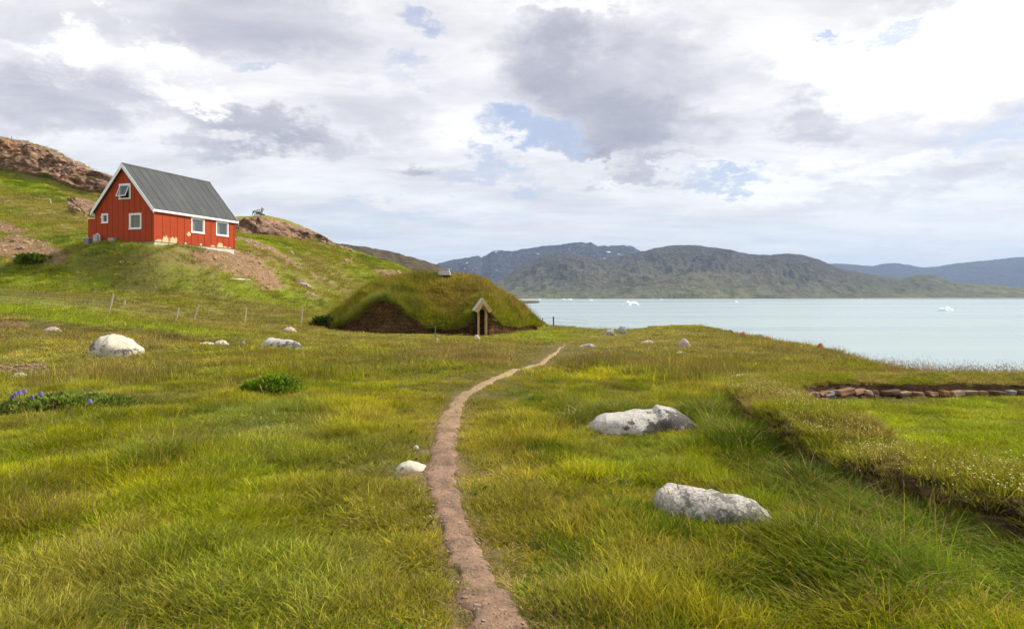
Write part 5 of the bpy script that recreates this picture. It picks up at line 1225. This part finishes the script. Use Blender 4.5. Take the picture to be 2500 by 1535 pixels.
# --- roof grass of the turf house (grid sampled)
def roofgrass():
    n = 9000; jj = RNG.uniform(0, 41, n); ii = RNG.uniform(0, len(TU)-1.01, n); j0 = jj.astype(int); i0_ = ii.astype(int); fj = (jj-j0)[:, None]; fi = (ii-i0_)[:, None]
    p = (RVt[j0, i0_]*(1-fi)+RVt[j0, i0_+1]*fi)*(1-fj)+(RVt[j0+1, i0_]*(1-fi)+RVt[j0+1, i0_+1]*fi)*fj
    u = TU[i0_]; t_ = np.maximum(jj, .8)/40; nb = fbm(p[:, 0]*.45, p[:, 1]*.45, 221, 4); gable = np.exp(-((u-930)/75.)**2)*(t_ < .22)
    lip = (t_ < .06)
    nc = fbm(p[:, 0]*1.3, p[:, 1]*1.3, 222, 4); t = mixc(np.array((.46, .34, .09)), C_G*1.05, (.62-t_)*1.6+(nb-.45)*4); t = mixc(t, C_D*1.1, np.clip((nc-.55)*6, 0, .8)); t = mixc(t, C_Y*.9, np.clip((.42-nc)*6, 0, .6)); t = mixc(t, C_O, .3+0*u); t = mixc(t, C_G*1.1, np.clip((985-u)/70, 0, 1)*.75*(t_ > .2)); t = mixc(t, C_D*1.1, gable*.8); t = mixc(t, C_S*.65, gable*(RNG.random(n) < .30)*.8); t = mixc(t, C_G*.8, gable*(RNG.random(n) < .3)); t = mixc(t, C_S, .6*((RNG.random(n) < .12) & (t_ > .3))); t = mixc(t, C_G, np.clip((u-1215)/60, 0, 1)*.7*(t_ < .35))
    s = RNG.uniform(.9, 1.5, n); hs = s*(.35+1.1*nc)*(1+.7*gable); idx = pick(COARSE, n); idx = np.where(RNG.random(n) < .22, pick(FSEED, n), idx); idx = np.where((gable > .3) | lip, pick(TALL, n), idx)
    s = np.where((gable > .3) | lip, s*1.2, s); hs = np.where((gable > .3) | lip, hs*.62, hs)
    lean = np.zeros((n, 2)); lean[:, 0] = np.where(lip | (gable > .3), .75, .3); R_ = np.stack([lean[:, 0]+RNG.normal(0, .12, n), RNG.normal(0, .12, n), RNG.normal(0, .5, n)], 1)
    keep = ~((u > 1160) & (u < 1197) & (t_ < .10)) & ~((u > 1064) & (u < 1106) & (t_ > .72))
    T_ = np.concatenate([np.clip(t*RNG.uniform(.8, 1.15, (n, 1)), 0, 1), np.ones((n, 1))], 1)
    o = scatter_obj('roof_grass', p[keep]-np.array(turf.location), R_[keep], np.stack([s, s, hs], 1)[keep], idx[keep], T_[keep], turf); o['kind'] = 'stuff'
roofgrass()
# --- on top of the ruined wall
def wallgrass():
    n = 4600; k = RNG.integers(0, len(wc), n); lat = RNG.uniform(-1, 1, n); lat = np.where(RNG.random(n) < .14, -1-.12*RNG.random(n), lat); q = lat*HWd[k]*1.05
    p = np.stack([wc[k, 0]+nw[k, 0]*q, wc[k, 1]+nw[k, 1]*q, gzw[k]+Htop[k]+.05*(1-lat**2)-.16*RNG.random(n)*(lat < -1)*(fbm(arc[k]*1.3, arc[k]*0, 236, 3) > .42)*2], 1)
    nb = fbm(p[:, 0]*1.6, p[:, 1]*1.6, 231, 4); t = mixc(C_G*.9, C_S*.8, (nb-.42)*3.5); t = mixc(t, C_O, .3+0*nb)*RNG.uniform(.8, 1.2, (n, 1))
    idx = np.where(RNG.random(n) < .5, pick(SHORT, n), pick(MED, n)); idx = np.where((RNG.random(n) < .22*(p[:, 1] < 10.8)), pick(FLOW, n), idx); dryp = fbm(p[:, 0]*.8, p[:, 1]*.8, 235, 3) > .55; ds = (RNG.random(n) < .12+.5*dryp*(lat < .2)); idx = np.where(ds, pick(STRAW, n), idx); t = np.where(ds[:, None], np.array((.55, .38, .15))*RNG.uniform(.6, 1.1, (n, 1)), t)
    s = RNG.uniform(.7, 1.05, n); R_ = np.stack([RNG.normal(0, .15, n), RNG.normal(0, .15, n), RNG.uniform(0, 6.28, n)], 1)
    o = scatter_obj('wall_grass', p-np.array(ruin.location), R_, np.stack([s, s, s*np.where(p[:, 1] > 10.8, .5, .75)], 1), idx, np.concatenate([t, np.ones((n, 1))], 1), ruin); o['kind'] = 'stuff'
wallgrass()
# --- tall seed heads standing against the water
def rim():
    n = 800; u = RNG.uniform(2150, 2760, n); y = np.interp(u, ek[:, 0], ek[:, 2])-RNG.uniform(.1, 2.6, n)*np.interp(u, [2110, 2300], [1, .8]); x = (u-CX)/F*y; z, *_, ok = place(x, y)
    idx = pick(SEED, n); s = RNG.uniform(.6, 1.0, n); t = mixc(C_R, C_O, RNG.random(n)*.6); m = ok
    emit('seed_grass', 'brown seed heads of tall grass along the rim above the water', x[m], y[m], z[m]-.02, idx[m], np.stack([s, s, s*RNG.uniform(.6, 1.25, n)], 1)[m], t[m])
rim()
# --- leafy plants
def bush(name, label, u0, u1, vt_, vb_, tint, cat='shrub', dens=1.0, flowers=()):
    g = gpix((u0+u1)/2, vb_); L = (u1-u0)/F*g.y; H = (vb_-vt_)/F*g.y; D = L*.55; cx, cy = g.x, g.y+D*.35
    e = empty(name, (cx, cy, gz(cx, cy))); tag(e, label, cat)
    n = int(150*dens); a = RNG.uniform(0, 2*np.pi, n); r = np.sqrt(RNG.uniform(0, 1, n)); x = r*np.cos(a)*L/2; y = r*np.sin(a)*D/2
    top = H*np.sqrt(np.clip(1-r*r, 0, 1))*(.6+.8*fbm(x/L*6, y/L*6, 241, 3)); z = top*RNG.uniform(.2, 1, n)**.5*.8
    idx = pick(LEAF, n); s = RNG.uniform(.7, 1.3, n)*max(.8, g.y/13.); t = np.array(tint)*RNG.uniform(.6, 1.5, (n, 1))
    R_ = np.stack([y/D*-1.0*.8, x/L*1.0*.8, RNG.uniform(0, 6.28, n)], 1)
    o = scatter_obj('foliage', np.stack([x, y, z], 1), R_, np.stack([s, s, s], 1), idx, np.concatenate([t, np.ones((n, 1))], 1), e); o['kind'] = 'stuff'
    m = MB()
    for k in range(9):
        aa = k*.7; m.tube([(0, 0, -.02), (math.cos(aa)*L*.15, math.sin(aa)*D*.15, H*.4), (math.cos(aa)*L*.32, math.sin(aa)*D*.32, H*.55)], .006, 4)
    m.build('stem', plain('stem_brown', (.10, .07, .04), .9), e)
    for (u, v) in flowers:
        yy = g.y+D*.25*math.sin(u); tp = P(u, v, yy); hgt = .06*g.y/13.; m = MB()
        base = Vector((tp.x, tp.y, gz(tp.x, tp.y)+.05)); loc = Vector(e.location)
        for q in range(34):
            f = q/34; aa = q*2.4; rr = .024*(1-.6*f); c = tp-loc+Vector((math.cos(aa)*rr, math.sin(aa)*rr, -.02+(f-.5)*hgt)); m.box(c, (.016, .016, .014), None, .6)
        fl = m.build('flower_spike', M_lup, e); m = MB(); m.tube([base-loc, tp-loc], .004, 4); m.build('stalk', M_stalk, fl)
    return e
M_lup = plain('lupin_violet', (.17, .12, .34), .7, .5, 20); M_stalk = plain('stalk_green', (.10, .15, .05), .8)
bush('willow_shrub', 'low bright green leafy shrub alone in the left meadow', 587, 722, 914, 966, (.16, .26, .022), dens=1.8)
bush('lupin_plant', 'dark leafy lupin patch with violet flower spikes at the left edge', -40, 290, 968, 1016, (.15, .21, .04), 'plant', 2.2, [(28, 965), (38, 958), (47, 954), (60, 951), (78, 965), (99, 957), (219, 975), (247, 995)])
bush('dwarf_willow', 'dark green round shrub at the left foot of the turf house', 775, 812, 778, 800, (.03, .06, .015), dens=1.2)
bush('creeping_willow', 'dark green shrub at the lower end of the red soil patch on the slope', 52, 104, 635, 643, (.12, .19, .025), dens=.4)
# --- loose stones in bare ground
def pebbles():
    pts = []
    r = np.random.default_rng(77)
    for _ in range(240):
        k = r.integers(0, len(PC)-60); w = PC[k, 2]; pts.append((PC[k, 0]+r.uniform(-w, w)*.9, PC[k, 1]+r.uniform(-.1, .1), r.uniform(.004, .015)))
    for _ in range(90):
        g = gpix(r.normal(60, 50), r.normal(903, 8)); 
        if g: pts.append((g.x, g.y, r.uniform(.015, .06)))
    bb = bmesh.new()
    for x, y, s in pts:
        mm = Matrix.Translation((x, y, gz(x, y)+.02)) @ Matrix.Rotation(r.uniform(0, 6), 4, 'Z') @ Matrix.Diagonal((s*r.uniform(.8, 1.5), s, s*.6, 1))
        vs = bmesh.ops.create_icosphere(bb, subdivisions=1, radius=1, matrix=mm)['verts']
        for v in vs: v.co += Vector(r.normal(0, s*.12, 3))
    me = bpy.data.meshes.new('pebbles'); bb.to_mesh(me); bb.free(); me.materials.append(plain('pebble_stone', (.26, .19, .14), .9, .35, 6))
    tag(link('pebbles', me), 'loose pinkish pebbles strewn over the path and gravel patch', 'pebbles', kind='stuff')
pebbles()
def scree():
    lib = bpy.data.collections.new('stone_library')
    ms = material('scree_stone', lambda t, b: (t.put(b.inputs['Base Color'], t.mix(t.rng(t.noise(t.pos(), 1.3, 5, .7), .35, .65), t.mix(t.new('ShaderNodeObjectInfo').outputs['Random'], (.14, .08, .055), (.34, .21, .12)), (.42, .29, .18))), t.put(b.inputs['Roughness'], .9)))
    for i in range(5):
        bb = bmesh.new(); bmesh.ops.create_icosphere(bb, subdivisions=2, radius=1)
        for v in bb.verts:
            q = v.co.copy()+Vector((i*7.1, 0, 0)); vf = mnoise.voronoi(q*.9)[0]; v.co *= .62+.55*(vf[1]-vf[0]); v.co.z *= .6
        me = bpy.data.meshes.new('stone'); bb.to_mesh(me); bb.free(); me.materials.append(ms); o = bpy.data.objects.new('stone_%d' % i, me); lib.objects.link(o)
    n = 26000; x, y = sample(n, 44, 128, -.85, .0, .5); z, so_, ro, dr, lu, ok = place(x, y); cl = fbm(x*.8, y*.8, 251, 4)
    ok &= (so_*.9+ro*.30 > RNG.random(n)) & (cl > .38)
    m = ok; n2 = int(m.sum()); s = RNG.lognormal(-2.5, .55, n2)*(1+(y[m]-44)/90.)
    R_ = np.stack([RNG.normal(0, .3, n2), RNG.normal(0, .3, n2), RNG.uniform(0, 6.28, n2)], 1)
    o = scatter_obj('scree', np.stack([x[m], y[m], z[m]], 1), R_, np.stack([s, s, s], 1), RNG.integers(0, 5, n2), np.ones((n2, 4)), None, lib)
    tag(o, 'brown broken stones scattered over the bare scree patches of the hillside', 'scree', kind='stuff')
scree()
# ------------------------------------------------------------------ haze
def haze():
    b = bmesh.new(); bmesh.ops.create_cube(b, size=1); me = bpy.data.meshes.new('haze'); b.to_mesh(me); b.free()
    x0, x1, y0, y1, z0, z1 = -9500, 14500, -400, 16500, WATER_Z-22, 760
    o = link('haze', me); o.location = ((x0+x1)/2, (y0+y1)/2, (z0+z1)/2); o.scale = (x1-x0, y1-y0, z1-z0)
    m = bpy.data.materials.new('haze_air'); m.use_nodes = True; t = NT(m.node_tree); t.n.remove(t.n['Principled BSDF'])
    v = t.new('ShaderNodeVolumePrincipled'); v.inputs['Color'].default_value = (.50, .68, 1.0, 1); v.inputs['Density'].default_value = 4.6e-5; v.inputs['Anisotropy'].default_value = .1
    t.l.new(v.outputs[0], t.n['Material Output'].inputs['Volume']); me.materials.append(m); tag(o, kind='stuff')
haze()
